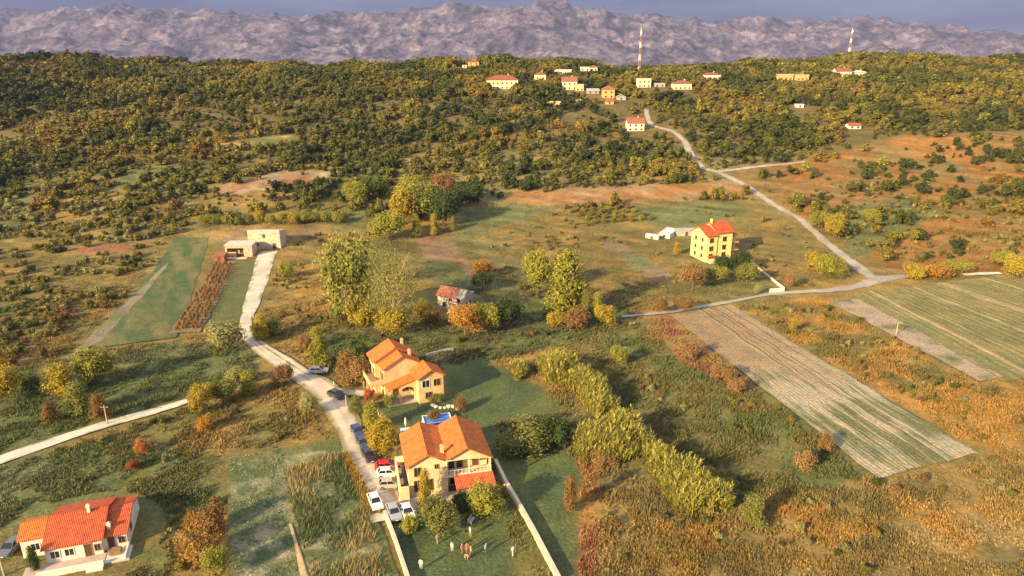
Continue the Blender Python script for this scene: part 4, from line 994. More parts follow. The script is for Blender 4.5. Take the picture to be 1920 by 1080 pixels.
PL = [
 # poplars and trees in the centre
 ('poplar_tree', 'tall broad yellow green poplar, left of the large poplar pair', 'tree', 655, 602, 108, 160, (.25, .25, .055), 'broad', True),
 ('poplar_tree', 'poplar with many pale bare limbs, right of the large poplar pair', 'tree', 742, 622, 100, 160, OLV, 'sparse', True),
 ('poplar_tree', 'smaller poplar rising behind the large poplar pair', 'tree', 700, 540, 80, 84, OLV, 'sparse', True),
 ('poplar_sapling', 'bushy yellow poplar shoots at the foot of the bare limbed poplar', 'bush', 738, 632, 62, 58, YEL, 'round', False),
 ('poplar_sapling', 'yellow bushy shoots at the foot of the broad poplar', 'bush', 675, 606, 58, 46, YEL, 'shrub', False),
 ('poplar_sapling', 'olive shoots left of the shoots under the broad poplar', 'bush', 640, 600, 40, 36, OLV, 'shrub', False),
 ('poplar_tree', 'tall yellow poplar standing right of the ruined cottage', 'tree', 1062, 590, 76, 122, YG, 'tall', True),
 ('round_tree', 'yellow green tree left of the tall single poplar', 'tree', 1008, 550, 56, 80, YG, 'round', True),
 ('small_tree', 'small slender tree right of the tall single poplar', 'tree', 1098, 594, 24, 52, OLV, 'tall', True),
 ('small_tree', 'slender yellow tree between slender tree and golden bush', 'tree', 1120, 596, 22, 50, YG, 'tall', True),
 ('golden_bush', 'golden round bush at the end of the country road', 'bush', 1133, 612, 42, 40, YEL, 'round', False),
 ('brown_bush', 'pale brown bush at the foot of the tall single poplar', 'bush', 1075, 612, 58, 34, BRN, 'shrub', False),
 ('yellow_bush', 'low yellow bush left of the pale brown bush by the poplar', 'bush', 1040, 610, 34, 26, YEL, 'shrub', False),
 ('maple_tree', 'bright orange round tree in front of the ruined cottage', 'tree', 872, 630, 66, 58, ORG, 'round', True),
 ('round_tree', 'yellow green round tree right of the bright orange tree', 'tree', 912, 622, 52, 54, YG, 'round', True),
 ('evergreen_tree', 'dark green round tree right of the ruined cottage', 'tree', 952, 616, 52, 58, DGR, 'round', True),
 ('evergreen_tree', 'dark green bush behind the ruined cottage roof', 'bush', 905, 545, 40, 34, DGR, 'round', True),
 ('orange_bush', 'small orange tree on the slope above the ruined cottage', 'tree', 905, 520, 36, 34, ORG, 'round', True),
 ('brown_bush', 'brown bush left of the ruined cottage', 'bush', 810, 604, 36, 24, BRN, 'shrub', False),
 ('yellow_bush', 'low orange yellow bush between poplars and cottage', 'bush', 795, 590, 40, 26, YEL, 'shrub', False),
 ('round_tree', 'yellow green tree in front of the dense grove', 'tree', 730, 452, 62, 56, YG, 'round', True),
 ('round_tree', 'golden crown on the left side of the dense grove', 'tree', 757, 420, 60, 72, YEL, 'round', True),
 ('grove_tree', 'olive tree at the centre of the dense grove', 'tree', 795, 415, 66, 74, OLV, 'round', True),
 ('grove_tree', 'dark tree on the right side of the dense grove', 'tree', 835, 422, 62, 70, DGR, 'round', True),
 ('grove_tree', 'dark evergreen at the far right end of the dense grove', 'tree', 880, 382, 56, 44, DGR, 'round', True),
 ('grove_tree', 'yellow olive tree at the back of the dense grove', 'tree', 775, 378, 56, 50, YG, 'round', True),
 ('grove_tree', 'rusty olive tree behind the dark evergreen of the grove', 'tree', 830, 372, 50, 48, BRN, 'round', True),
 ('grove_tree', 'pale green tree at the left back of the dense grove', 'tree', 700, 372, 56, 44, GRN, 'round', True),
 ('grove_tree', 'golden tree at the left edge of the dense grove', 'tree', 668, 382, 46, 40, YG, 'round', True),
 ('slender_poplar', 'leftmost of three slender yellow poplars before the grove', 'tree', 781, 446, 19, 46, YG, 'tall', True),
 ('slender_poplar', 'middle of three slender yellow poplars before the grove', 'tree', 814, 442, 18, 42, YEL, 'tall', True),
 ('slender_poplar', 'rightmost and smallest of three slender poplars before the grove', 'tree', 850, 434, 14, 28, YG, 'tall', True),
 # along the gravel road
 ('round_bush', 'large pale green bush where the gravel lane bends', 'bush', 424, 656, 64, 52, PALE, 'round', False),
 ('roadside_tree', 'yellow tree right of the gravel lane bend', 'tree', 492, 634, 34, 46, YEL, 'tall', True),
 ('roadside_bush', 'grey green bush beside the yellow tree at the lane bend', 'bush', 512, 628, 32, 30, OLV, 'shrub', False),
 ('roadside_bush', 'golden bush on the gravel lane edge near the barn', 'bush', 537, 522, 30, 30, YG, 'round', False),
 ('cypress_tree', 'tall yellow green column tree above the stepped house drive', 'tree', 601, 688, 38, 76, YG, 'tall', True),
 ('orange_bush', 'orange bush left of the column tree', 'bush', 575, 656, 30, 30, RST, 'shrub', False),
 ('brown_tree', 'brown leaved tree left of the stepped house', 'tree', 652, 722, 46, 66, BRN, 'tall', True),
 ('brown_tree', 'orange leaved tree against the stepped house balcony', 'tree', 676, 724, 40, 56, RST, 'round', True),
 ('green_bush', 'green bush behind the stepped house on the left', 'bush', 672, 672, 46, 32, GRN, 'shrub', False),
 ('roadside_bush', 'tan bush at the fork of the gravel road', 'bush', 533, 722, 40, 38, BRN, 'round', False),
 ('roadside_bush', 'yellow green bush on the left verge of the gravel road', 'bush', 578, 778, 40, 40, PALE, 'round', False),
 ('roadside_bush', 'small round green bush beside the parked dark car', 'bush', 640, 712, 26, 24, GRN, 'shrub', False),
 ('red_bush', 'round coral red shrub at the stepped house drive', 'bush', 692, 752, 20, 22, (.42, .12, .06), 'round', False),
 ('hedge_tree', 'olive bush at the top of the roadside hedge', 'bush', 668, 775, 30, 32, OLV, 'tall', True),
 ('hedge_tree', 'yellow tree in the middle of the roadside hedge', 'tree', 696, 806, 36, 50, YG, 'tall', True),
 ('hedge_tree', 'largest golden tree at the bottom of the roadside hedge', 'tree', 716, 856, 54, 66, YEL, 'round', True),
 ('climbing_tree', 'tall golden tree growing against the gabled house front', 'tree', 798, 948, 30, 66, YEL, 'tall', True),
 ('garden_tree', 'large olive tree in front of the gabled house', 'tree', 822, 1002, 68, 62, OLV, 'round', True),
 ('garden_tree', 'round olive tree in front of the red porch roof', 'tree', 908, 972, 62, 60, YG, 'round', True),
 ('garden_bush', 'dark bush between the two olive garden trees', 'bush', 868, 968, 46, 40, DGR, 'round', False),
 ('garden_bush', 'low yellow bush behind the parked silver and white cars', 'bush', 768, 1000, 36, 30, YG, 'shrub', False),
 ('garden_bush', 'dry shrub at the right corner of the stepped house garden', 'bush', 862, 770, 26, 26, BRN, 'shrub', False),
 ('garden_bush', 'small reddish shrub behind the swimming pool', 'bush', 812, 792, 26, 22, BRN, 'shrub', False),
 ('garden_bush', 'low shrub in front of the stepped house wall', 'bush', 732, 762, 26, 22, OLV, 'shrub', False),
 ('garden_bush', 'dark shrubs at the right base of the stepped house', 'bush', 815, 752, 36, 16, OLV, 'shrub', False),
 # left side
 ('meadow_tree', 'large golden olive tree in the left meadow', 'tree', 182, 722, 66, 70, YG, 'round', True),
 ('meadow_tree', 'yellow tree left of the large golden olive tree', 'tree', 122, 742, 54, 62, YEL, 'tall', True),
 ('meadow_tree', 'reddish olive tree below the large golden olive tree', 'tree', 150, 776, 48, 60, OLV, 'tall', True),
 ('meadow_bush', 'tan bush beside the utility pole', 'bush', 190, 788, 34, 50, BRN, 'tall', True),
 ('meadow_bush', 'dark small shrub left of the tan bush by the pole', 'bush', 98, 790, 30, 38, BRN, 'tall', True),
 ('meadow_tree', 'golden tree at the left edge of the meadow', 'tree', 14, 758, 56, 70, YEL, 'round', True),
 ('meadow_bush', 'yellow shrub at the left edge above the golden tree', 'bush', 2, 690, 30, 40, YEL, 'tall', False),
 ('meadow_bush', 'dark green shrub right of the left edge golden tree', 'bush', 56, 730, 46, 34, GRN, 'shrub', False),
 ('verge_bush', 'golden bush where the concrete lane ends', 'bush', 380, 772, 46, 50, YEL, 'round', True),
 ('verge_bush', 'olive bush right of the golden bush at the lane end', 'bush', 420, 758, 46, 46, OLV, 'round', True),
 ('verge_bush', 'yellow shrub at the right end of the verge bushes', 'bush', 466, 738, 32, 44, YG, 'tall', True),
 ('verge_bush', 'small pale shrub between verge bushes', 'bush', 443, 720, 34, 34, PALE, 'shrub', False),
 ('orange_bush', 'bright orange shrub in the rough grass above the bungalow', 'bush', 268, 848, 28, 24, (.42, .18, .06), 'shrub', False),
 ('red_bush', 'dark red shrub below the bright orange shrub', 'bush', 250, 880, 26, 16, RED, 'shrub', False),
 ('orange_bush', 'pale orange shrub right of the concrete lane', 'bush', 385, 806, 32, 28, ORG, 'shrub', False),
 ('rough_bush', 'large orange brown bush at the bottom edge left of the crop field', 'bush', 372, 1052, 70, 56, (.32, .19, .055), 'shrub', False),
 ('rough_bush', 'yellow green bush right of the large orange brown bush', 'bush', 408, 1085, 50, 50, YG, 'round', False),
 ('rough_bush', 'tan bush above the large orange brown bush', 'bush', 398, 992, 54, 44, BRN, 'shrub', False),
 ('terrace_bush', 'dark shrub at the left corner of the bungalow terrace', 'bush', 68, 1070, 22, 42, DGR, 'tall', True),
 # right side
 ('garden_tree', 'orange round tree in the yellow house garden', 'tree', 1297, 546, 48, 54, RST, 'round', True),
 ('garden_tree', 'dark round tree against the yellow house wall', 'tree', 1356, 512, 34, 34, DGR, 'round', True),
 ('garden_tree', 'dark evergreen right of the yellow house front', 'tree', 1390, 508, 38, 38, DGR, 'round', True),
 ('garden_tree', 'yellow olive tree in front of the yellow house', 'tree', 1342, 535, 44, 36, YG, 'round', True),
 ('garden_tree', 'olive tree by the white driveway wall', 'tree', 1400, 532, 44, 38, OLV, 'round', True),
 ('garden_tree', 'small golden tree left of the yellow house', 'tree', 1268, 478, 16, 24, YEL, 'tall', True),
 ('garden_tree', 'brown round tree behind the white gate wall', 'tree', 1480, 540, 22, 28, RST, 'round', True),
 ('garden_tree', 'pale shrub inside the white driveway gate', 'bush', 1420, 552, 14, 18, PALE, 'round', False),
 ('round_bush', 'tan round bush at the top of the ploughed field', 'bush', 1283, 584, 34, 28, BRN, 'round', False),
 ('round_bush', 'pale tan round bush left of the ploughed field corner', 'bush', 1240, 588, 24, 28, BRN, 'round', False),
 ('roadside_tree', 'leaning yellow tree right of the winding road', 'tree', 1562, 446, 38, 46, YEL, 'round', True),
 ('roadside_tree', 'yellow green tree left of the leaning yellow tree', 'tree', 1535, 428, 36, 34, YG, 'round', True),
 ('roadside_tree', 'small green tree uphill right of the leaning yellow tree', 'tree', 1632, 418, 32, 26, YG, 'round', True),
 ('field_bush', 'golden bush inside the road bend near the junction', 'bush', 1552, 520, 54, 40, YG, 'round', False),
 ('field_bush', 'orange bush on the near side of the road bend', 'bush', 1530, 505, 44, 34, YEL, 'shrub', False),
 ('field_bush', 'small yellow bush in the rough central meadow', 'bush', 1159, 684, 34, 34, YG, 'round', False),
 ('field_bush', 'rusty bush beside the ploughed field, nearest the road', 'bush', 1290, 672, 38, 32, RST, 'shrub', False),
 ('field_bush', 'rusty bush at the middle of the ploughed field edge', 'bush', 1352, 712, 44, 32, RST, 'shrub', False),
 ('field_bush', 'brown orange bush below the middle of the ploughed field edge', 'bush', 1378, 736, 34, 28, RST, 'shrub', False),
 ('field_bush', 'small brown bush at the lower left corner of the ploughed field', 'bush', 1545, 846, 32, 32, BRN, 'shrub', False),
 ('field_bush', 'rusty bush in the rough grass below the ploughed field', 'bush', 1508, 882, 40, 36, RST, 'shrub', False),
 ('field_bush', 'thin golden bush right of the last cane hedge', 'bush', 1412, 984, 42, 56, OLV, 'tall', False),
 ('field_bush', 'rust red bush at the foot of the round cane thicket', 'bush', 1128, 872, 60, 24, RST, 'shrub', False),
 ('field_bush', 'golden shrub between striped field and ploughed field', 'bush', 1486, 622, 16, 26, YEL, 'tall', False),
 ('lawn_shrub', 'broad olive shrub mound in the long lawn', 'bush', 985, 842, 110, 42, OLV, 'shrub', False),
 ('lawn_shrub', 'right part of the broad shrub mound in the lawn', 'bush', 1040, 832, 70, 46, DGR, 'shrub', False),
 ('lawn_shrub', 'thin brown shrub at the right edge of the front lawn', 'bush', 1068, 960, 30, 66, BRN, 'tall', False),
 ('verge_tree', 'golden tree at the right road junction', 'tree', 1716, 520, 40, 26, YEL, 'shrub', False),
 ('verge_tree', 'orange shrub right of the golden junction tree', 'bush', 1760, 522, 50, 28, ORG, 'shrub', False),
 ('verge_tree', 'yellow shrub between orange shrub and verge lane', 'bush', 1796, 512, 44, 26, YG, 'round', False),
 ('verge_tree', 'golden tree at the right edge beyond the verge lane', 'tree', 1905, 524, 50, 46, YEL, 'round', False),
 ('verge_tree', 'olive shrub at the right end of the striped field', 'bush', 1878, 500, 40, 30, YG, 'round', False),
]
for nm, lb, ct, u, v, wp, hp, co, sh, tk in PL:
    plant(nm, lb, ct, u, v, wp, hp, co, sh, None, tk, nm == 'poplar_tree')
# golden row above the stone barn, orchard rows on the field
for i in range(13):
    u = 388 + i * 20.5 + random.uniform(-3, 3)
    plant('row_tree', f'{nth(i + 1)} tree from the left in the golden row above the stone barn', 'tree', u, 424 - i * .4 + random.uniform(-2, 2), random.uniform(20, 27), random.uniform(20, 28), random.choice((YG, YEL, YG, OLV)), 'round', 'row of golden trees above the barn')
for i in range(5):
    for j in range(7):
        plant('orchard_tree', f'{nth(j + 1)} tree from the left in the {nth(i + 1)} row of the young orchard', 'tree', 1062 + j * 17 + i * 13 + random.uniform(-3, 3), 392 + i * 7 - j * 1.2, random.uniform(9, 13), random.uniform(8, 12), random.choice((OLV, YG, BRN)), 'shrub', 'young orchard rows on the field')
# vines of the vineyard strip
a0, a1, b0, b1 = at(404, 496), at(436, 496), at(322, 622), at(376, 618)
for j in range(22):
    for i in range(5):
        f = (i + .5) / 5; t_ = (j + .5) / 22
        p = (a0 * (1 - f) + a1 * f) * (1 - t_) + (b0 * (1 - f) + b1 * f) * t_
        p.x += random.uniform(-.3, .3); p.y += random.uniform(-.3, .3); p.z = float(T(p.x, p.y)) + .05
        o = put('vine', CR['shrub'][(i + j) % 3], None, p, random.random() * 6); o.scale = (.95, .95, random.uniform(1.0, 1.6))
        k = random.choice(((.32, .15, .08), (.30, .19, .07), (.42, .27, .15), (.24, .18, .06))); o.color = (*k, 1)
        tag(o, f'{nth(i + 1)} vine from the left, {nth(j + 1)} cross row below the red hut', 'vine', 'vines of the narrow vineyard')

# ------------------------------------------------------------------ cane thickets
def cane(label, polys, n, hgt, seed):
    r = np.random.default_rng(seed); P = []
    us = np.array([q for poly in polys for q in poly]); lo, hi = us.min(0), us.max(0)
    foot = [[tuple(at(*q))[:2] for q in poly] for poly in polys]
    al = np.array([q for f in foot for q in f]); wl, wh = al.min(0), al.max(0)
    while sum(len(p) for p in P) < n:
        c = r.uniform(wl, wh, (n * 3, 2)); m = np.zeros(len(c), bool)
        for f in foot: m |= pip(c[:, 0], c[:, 1], f)
        P.append(c[m])
    c = np.concatenate(P)[:n]; z = T(c[:, 0], c[:, 1])
    ed = np.full(n, 9.0)
    for f in foot:
        dd = np.full(n, 9.0)
        for i in range(len(f)):
            p0, p1 = np.array(f[i]), np.array(f[(i + 1) % len(f)]); e_ = p1 - p0; t_ = np.clip(((c - p0) @ e_) / (e_ @ e_), 0, 1); dd = np.minimum(dd, np.linalg.norm(c - p0 - t_[:, None] * e_, axis=1))
        ins = pip(c[:, 0], c[:, 1], f); ed = np.where(ins, np.where(ed < 9, np.maximum(ed, dd), dd), ed)
    cl_ = fbm(c[:, 0], c[:, 1], 2.6, 2, seed)
    kp = ed + (fbm(c[:, 0], c[:, 1], 2.0, 2, seed + 5) - .5) * 4.5 > -.55; c = c[kp]; z = z[kp]; ed = ed[kp]; cl_ = cl_[kp]; n = len(c)
    h = hgt * (.25 + .45 * smooth(ed / 2.2) + .95 * (cl_ - .27)) * r.uniform(.7, 1.15, n)
    h = np.clip(h, .5, None)
    B = np.stack([c[:, 0], c[:, 1], z - .1], 1)
    lean = r.normal(size=(n, 2)) * .16; Tp = B + np.stack([lean[:, 0] * h, lean[:, 1] * h, h], 1)
    V = []; Cc = []
    def quad(p, q, wd, side, col):
        V.append(np.stack([p - side * wd[:, None], p + side * wd[:, None], q + side * wd[:, None] * .3, q - side * wd[:, None] * .3], 1)); Cc.append(np.repeat(col, 4, 0).reshape(-1, 4, 3))
    base = np.array((.44, .37, .07)); g2 = np.array((.19, .21, .05))
    k = r.random(n)[:, None]; col = (base * k + g2 * (1 - k)) * r.uniform(.75, 1.2, n)[:, None]
    a = r.uniform(0, 6.28, n); side = np.stack([np.cos(a), np.sin(a), 0 * a], 1)
    quad(B, Tp, np.full(n, .07), side, col * .9)
    for j in range(9):
        f = r.uniform(.25 if j else .9, 1.0, n)[:, None]; s = B * (1 - f) + Tp * f; aa = r.uniform(0, 6.28, n)
        d = np.stack([np.cos(aa), np.sin(aa), r.uniform(.2, 1.6, n)], 1); d /= np.linalg.norm(d, axis=1)[:, None]
        sd = np.cross(d, np.array((0, 0, 1.0))); sd /= np.linalg.norm(sd, axis=1)[:, None] + 1e-6
        quad(s, s + d * r.uniform(.5, 1.0, n)[:, None], r.uniform(.07, .13, n), sd, col * r.uniform(.8, 1.25, n)[:, None])
    V = np.concatenate(V); Cc = np.concatenate(Cc); o0 = B.mean(0)
    V = V.reshape(-1, 3) - o0
    o = put('cane_thicket', np_mesh('cane_thicket', V, np.arange(len(V)).reshape(-1, 4), M['leaf'], 'tint', Cc.reshape(-1, 3)), None, o0)
    return tag(o, label, 'cane thicket', 'giant cane thickets on the meadow')
cane('small round golden cane thicket at the top of the long lawn', [[(948, 700), (962, 690), (986, 694), (990, 708), (968, 716)]], 420, 3.6, 301)
cane('curving golden cane hedge beside the long lawn', [[(1000, 690), (1045, 680), (1085, 705), (1095, 745), (1070, 730), (1030, 722)], [(1070, 715), (1095, 712), (1140, 745), (1162, 782), (1120, 790), (1095, 765)]], 2600, 4.4, 302)
cane('broad round cane thicket at the centre of the cane row', [[(1078, 840), (1110, 822), (1150, 800), (1205, 826), (1222, 856), (1170, 868), (1110, 872), (1080, 860)]], 1900, 4.6, 303)
cane('long cane hedge ending in the dry grass at lower right', [[(1205, 860), (1240, 855), (1270, 885), (1310, 905), (1372, 958), (1350, 972), (1270, 968), (1235, 920)]], 2600, 4.2, 304)

# ------------------------------------------------------------------ bushes and trees of the hillside
def midmesh(k, s): return crown_mesh('crown', 240, .15, 7, s, k, z0=.0)
MID = {'round': [midmesh('round', 500 + i) for i in range(4)], 'shrub': [midmesh('shrub', 510 + i) for i in range(4)], 'tall': [midmesh('tall', 520 + i) for i in range(4)]}
KEEP = []   # discs kept clear of wild plants: houses, yards
for o in list(COL.objects):
    if o.type == 'EMPTY' and o.get('category') in ('house', 'shed', 'barn', 'cottage', 'hut', 'annex', 'outbuilding', 'mast') and o.location.y < 660:
        far = o.location.y > 330
        KEEP.append((o.location.x, o.location.y - (4 if far else -4), 9 if far else 13))
        if o.get('category') == 'mast': KEEP += [(o.location.x * (1 - q / 560), o.location.y - q, 8) for q in (14, 22, 30, 38)]
        if far: KEEP += [(o.location.x * (1 - q / 560), o.location.y - q, 7) for q in (13, 19)]
ROADS = []
for o in COL.objects:
    if o.get('kind') == 'structure' and any(k in o.name for k in ('lane', 'road', 'drive', 'path', 'yard', 'field', 'strip', 'track', 'soil')) and o.type == 'MESH':
        me = o.data; a = np.empty(len(me.vertices) * 3, np.float32); me.vertices.foreach_get('co', a); ROADS.append(a.reshape(-1, 3)[:, :2])
ROADS = np.concatenate(ROADS); _fr = ROADS[ROADS[:, 1] > 255]; _cell = set(map(tuple, np.floor(np.concatenate([ROADS, _fr - (0, 3.5), _fr - (0, 7), _fr - (0, 10)]) / 3.0).astype(int)))
def clear_mask(x, y):
    ok = np.ones(len(x), bool)
    for cx, cy, rr in KEEP: ok &= (x - cx) ** 2 + (y - cy) ** 2 > rr * rr
    c = np.floor(np.stack([x, y], 1) / 3.0).astype(int)
    ok &= np.array([tuple(q) not in _cell for q in c])
    return ok
def occupancy(u, v, x, y):
    """how wooded the place is, 0..1, and kind: 0 shrub 1 tree"""
    n = fbm(x, y, 30, 3, 601); f = fbm(x, y, 11, 2, 607)
    hill = smooth((y - 250) / 90)
    d = hill * np.clip(.97 + 2.2 * (n - .5) + 1.0 * (f - .5), 0, 1)
    top = smooth((y - 480) / 80); d = np.maximum(d, top * .93)
    wood = pip(u, v, [(1290, 110), (2300, 90), (2300, 235), (1700, 248), (1620, 275), (1500, 300), (1330, 310), (1290, 250), (1230, 205)])
    d = np.where(wood, np.clip(.85 + .8 * (f - .5), 0, 1), d)
    wood2 = pip(u, v, [(-300, 100), (900, 110), (890, 170), (700, 230), (560, 250), (420, 260), (250, 200), (-300, 215)])
    d = np.where(wood2, np.clip(.85 + 1.2 * (f - .5), 0, 1), d)
    grove = pip(u, v, [(680, 195), (860, 180), (880, 232), (700, 245)]) | pip(u, v, [(330, 205), (560, 190), (600, 225), (380, 245)]) | pip(u, v, [(930, 255), (1150, 240), (1170, 280), (950, 300)])
    d = np.where(grove, np.where(np.sin((.35 * x + .94 * y) * 2 * math.pi / 8.5) > -.1, .85, .0), d)
    d = np.where(pip(u, v, [(1020, 205), (1190, 200), (1180, 235), (1060, 238)]), d * .2, d)
    for poly, k in (([(1360, 322), (1640, 262), (1700, 252), (2300, 235), (2400, 520), (1700, 512), (1560, 440), (1450, 375)], .16),
                    ([(930, 362), (1390, 340), (1420, 365), (1000, 388)], .04), ([(850, 388), (1060, 383), (880, 442)], .0),
                    ([(390, 272), (545, 252), (560, 262), (400, 285)], .0), ([(395, 352), (520, 322), (650, 318), (570, 348), (410, 368)], .06),
                    ([(160, 350), (330, 305), (335, 318), (200, 362)], .0), ([(1180, 378), (1420, 378), (1530, 465), (1600, 520), (1400, 500), (1300, 470)], .05),
                    ([(380, 430), (620, 420), (620, 440), (390, 450)], .0)):
        d = np.where(pip(u, v, poly), d * k if k < .1 else np.maximum(.02, k * 3.6 * (fbm((.5 * x - .86 * y), (.86 * x + .5 * y) * .16, 6, 3, 609) > .545)), d)
    return d
r = np.random.default_rng(77)
pts = []
xs = np.arange(-620, 620, 3.5); ys = np.arange(225, 660, 3.5)
gxx, gyy = np.meshgrid(xs, ys); gxx = (gxx + r.uniform(-2, 2, gxx.shape)).ravel(); gyy = (gyy + r.uniform(-2, 2, gyy.shape)).ravel()
m = np.abs(gxx) < gyy * .79 + 15; gxx, gyy = gxx[m], gyy[m]
uu, vv = project(gxx, gyy, T(gxx, gyy))
occ = occupancy(uu, vv, gxx, gyy)
# scattered scrub on the lower left and lower right slopes
m = (r.random(len(gxx)) < occ) & clear_mask(gxx, gyy)
hx, hy, hu, hv = gxx[m], gyy[m], uu[m], vv[m]
def scrub(poly, dens, hmin, hmax, seed):
    rr = np.random.default_rng(seed)
    W_ = [at(*q) for q in poly]; x0, x1 = min(p.x for p in W_), max(p.x for p in W_); y0, y1 = min(p.y for p in W_), max(p.y for p in W_)
    n = int((x1 - x0) * (y1 - y0) * dens); x = rr.uniform(x0, x1, n); y = rr.uniform(y0, y1, n)
    k = pip(x, y, [(p.x, p.y) for p in W_]) & (fbm(x, y, 14, 3, seed) > .45); x, y = x[k], y[k]; k = clear_mask(x, y); x, y = x[k], y[k]
    return x, y, rr.uniform(hmin, hmax, len(x))
SC = [scrub([(-200, 380), (330, 330), (400, 400), (330, 440), (150, 470), (-200, 520)], .085, 1.2, 3.0, 701),
      scrub([(-200, 520), (150, 480), (320, 455), (290, 510), (150, 640), (40, 700), (-200, 760)], .11, .9, 2.3, 702),
      scrub([(1560, 330), (2100, 300), (2150, 500), (1720, 505), (1620, 470), (1500, 380)], .07, .5, 1.8, 703),
      scrub([(1390, 580), (1560, 562), (1860, 720), (2150, 780), (2150, 900), (1840, 840)], .06, .6, 1.5, 704),
      scrub([(1120, 900), (1380, 970), (1640, 905), (1900, 850), (2100, 1100), (1090, 1100)], .05, .5, 1.3, 705),
      scrub([(500, 470), (600, 440), (700, 440), (640, 520), (620, 620), (520, 640)], .05, .7, 1.8, 706),
      scrub([(640, 620), (830, 640), (1000, 620), (1100, 640), (850, 670), (700, 650)], .05, .6, 1.6, 707),
      scrub([(900, 450), (1180, 385), (1400, 400), (1300, 430), (1000, 480)], .05, .5, 1.5, 708),
      scrub([(1180, 610), (1260, 595), (1530, 790), (1600, 890), (1450, 900), (1200, 740)], .04, .5, 1.3, 709),
      scrub([(0, 870), (350, 765), (560, 710), (640, 820), (430, 850), (220, 835)], .05, .5, 1.4, 710),
      scrub([(250, 850), (420, 860), (430, 1080), (280, 1080)], .06, .5, 1.3, 711),
      scrub([(880, 470), (1080, 440), (1130, 560), (980, 560)], .06, .5, 1.8, 712),
      scrub([(1080, 455), (1220, 440), (1290, 500), (1280, 550), (1180, 586), (1000, 530)], .04, .4, 1.3, 713),
      scrub([(1400, 430), (1480, 425), (1590, 510), (1500, 545), (1420, 510)], .05, .4, 1.4, 714),
      scrub([(1420, 375), (1560, 360), (1900, 420), (2100, 500), (1720, 505), (1600, 470)], .05, .4, 1.2, 715)]
sx = np.concatenate([s[0] for s in SC]); sy = np.concatenate([s[1] for s in SC]); sh = np.concatenate([s[2] for s in SC])
nh = len(hx)
wooded = occ[m] > .8
tall = (r.random(nh) < np.where(hy > 470, .75, .35))
Hh = np.where(tall, r.uniform(2.8, 5.8, nh), r.uniform(1.0, 2.8, nh)) * (.8 + .4 * fbm(hx, hy, 40, 2, 611))
Hh = Hh * (1 + .55 * smooth((hy - 585) / 25) * np.clip((fbm(hx, hx * 0 + 3, 26, 2, 615) - .42) * 5, 0, 1))
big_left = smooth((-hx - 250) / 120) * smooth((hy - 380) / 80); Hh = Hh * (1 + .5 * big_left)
Ww = Hh * r.uniform(.85, 1.35, nh)
tone = fbm(hx, hy, 25, 3, 621); pal = np.array([(.058, .076, .020), (.088, .100, .024), (.130, .130, .030), (.18, .160, .034), (.24, .20, .038), (.20, .13, .036)])
def colour(n, tn, rr):
    k = np.clip((tn - .28) * 10 + rr.normal(size=n) * .6, 0, 4.99); i0 = k.astype(int); fr = (k - i0)[:, None]; return (pal[i0] * (1 - fr) + pal[i0 + 1] * fr) * rr.uniform(.85, 1.15, n)[:, None]
hc = colour(nh, tone, r)
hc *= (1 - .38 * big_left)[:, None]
yel = (r.random(nh) < .012); hc[yel] = np.array(YG) * r.uniform(.8, 1.15, yel.sum())[:, None]
sw = sh * r.uniform(1.0, 1.6, len(sh)); scn = colour(len(sx), .35 + .4 * r.random(len(sx)), r)
k = r.random(len(sx)) < .3; scn[k] = np.array(PALE) * r.uniform(.7, 1.1, k.sum())[:, None]
k = (r.random(len(sx)) < .22) & (sy < 190); scn[k] = np.array(BRN) * r.uniform(.6, 1.1, k.sum())[:, None]
def in_view(x, y):
    u, v = project(x, y, T(x, y)); return (u > -10) & (u < 1930) & (v < 1085)
MARKS = [(o.location.x, o.location.y, o.name.split('.')[0].replace('_', ' ')) for o in COL.objects if o.type == 'EMPTY' and o.get('category') in ('house', 'barn', 'cottage', 'hut', 'mast')
         and o.name.split('.')[0] not in ('lattice_mast', 'ochre_block', 'stone_shed')]
MARKS += [(p.x, p.y, n_) for p, n_ in ((at(800, 400), 'dense grove'), (at(1640, 524), 'right road junction'), (at(1345, 322), 'winding road fork'), (at(425, 360), 'reddish hill field'), (at(465, 268), 'terraced yellow field'),
          (at(1100, 360), 'long orange field'), (at(250, 550), 'green strip field'), (at(1480, 700), 'ploughed field'), (at(1750, 600), 'striped field'), (at(80, 835), 'concrete lane'), (at(30, 610), 'left edge green plot'), (at(1850, 270), 'upper right clearing'), (at(1300, 900), 'long cane hedge'), (at(245, 335), 'grey green hill plot'), (at(100, 460), 'left slope'), (at(1800, 400), 'right slope'), (at(1700, 960), 'lower right dry field'))]
_rank = {}
def place_label(x, y, col, what):
    tone_ = 'rusty' if col[0] > 1.9 * col[1] else ('golden' if col[0] + col[1] > .42 else ('dark green' if col[1] >= col[0] else ('pale' if col[2] > .08 else 'olive')))
    j = min(range(len(MARKS)), key=lambda i: (MARKS[i][0] - x) ** 2 + (MARKS[i][1] - y) ** 2); mx_, my_, nm_ = MARKS[j]
    dx, dy = x - mx_, y - my_
    side = ('right of' if dx > 0 else 'left of') if abs(dx) > abs(dy) else ('beyond' if dy > 0 else 'in front of')
    return tone_, side, nm_, math.hypot(dx, dy), what
def label_all(items):
    by = {}
    for o, q in items: by.setdefault((q[0], q[1], q[2], q[4]), []).append((q[3], o))
    for (tone_, side, nm_, what), L in by.items():
        for k, (_, o) in enumerate(sorted(L, key=lambda e: e[0])):
            o['label'] = f'{nth(k + 1)} nearest {tone_} {what} {side} the {nm_}' if len(L) > 1 else f'lone {tone_} {what} {side} the {nm_}'
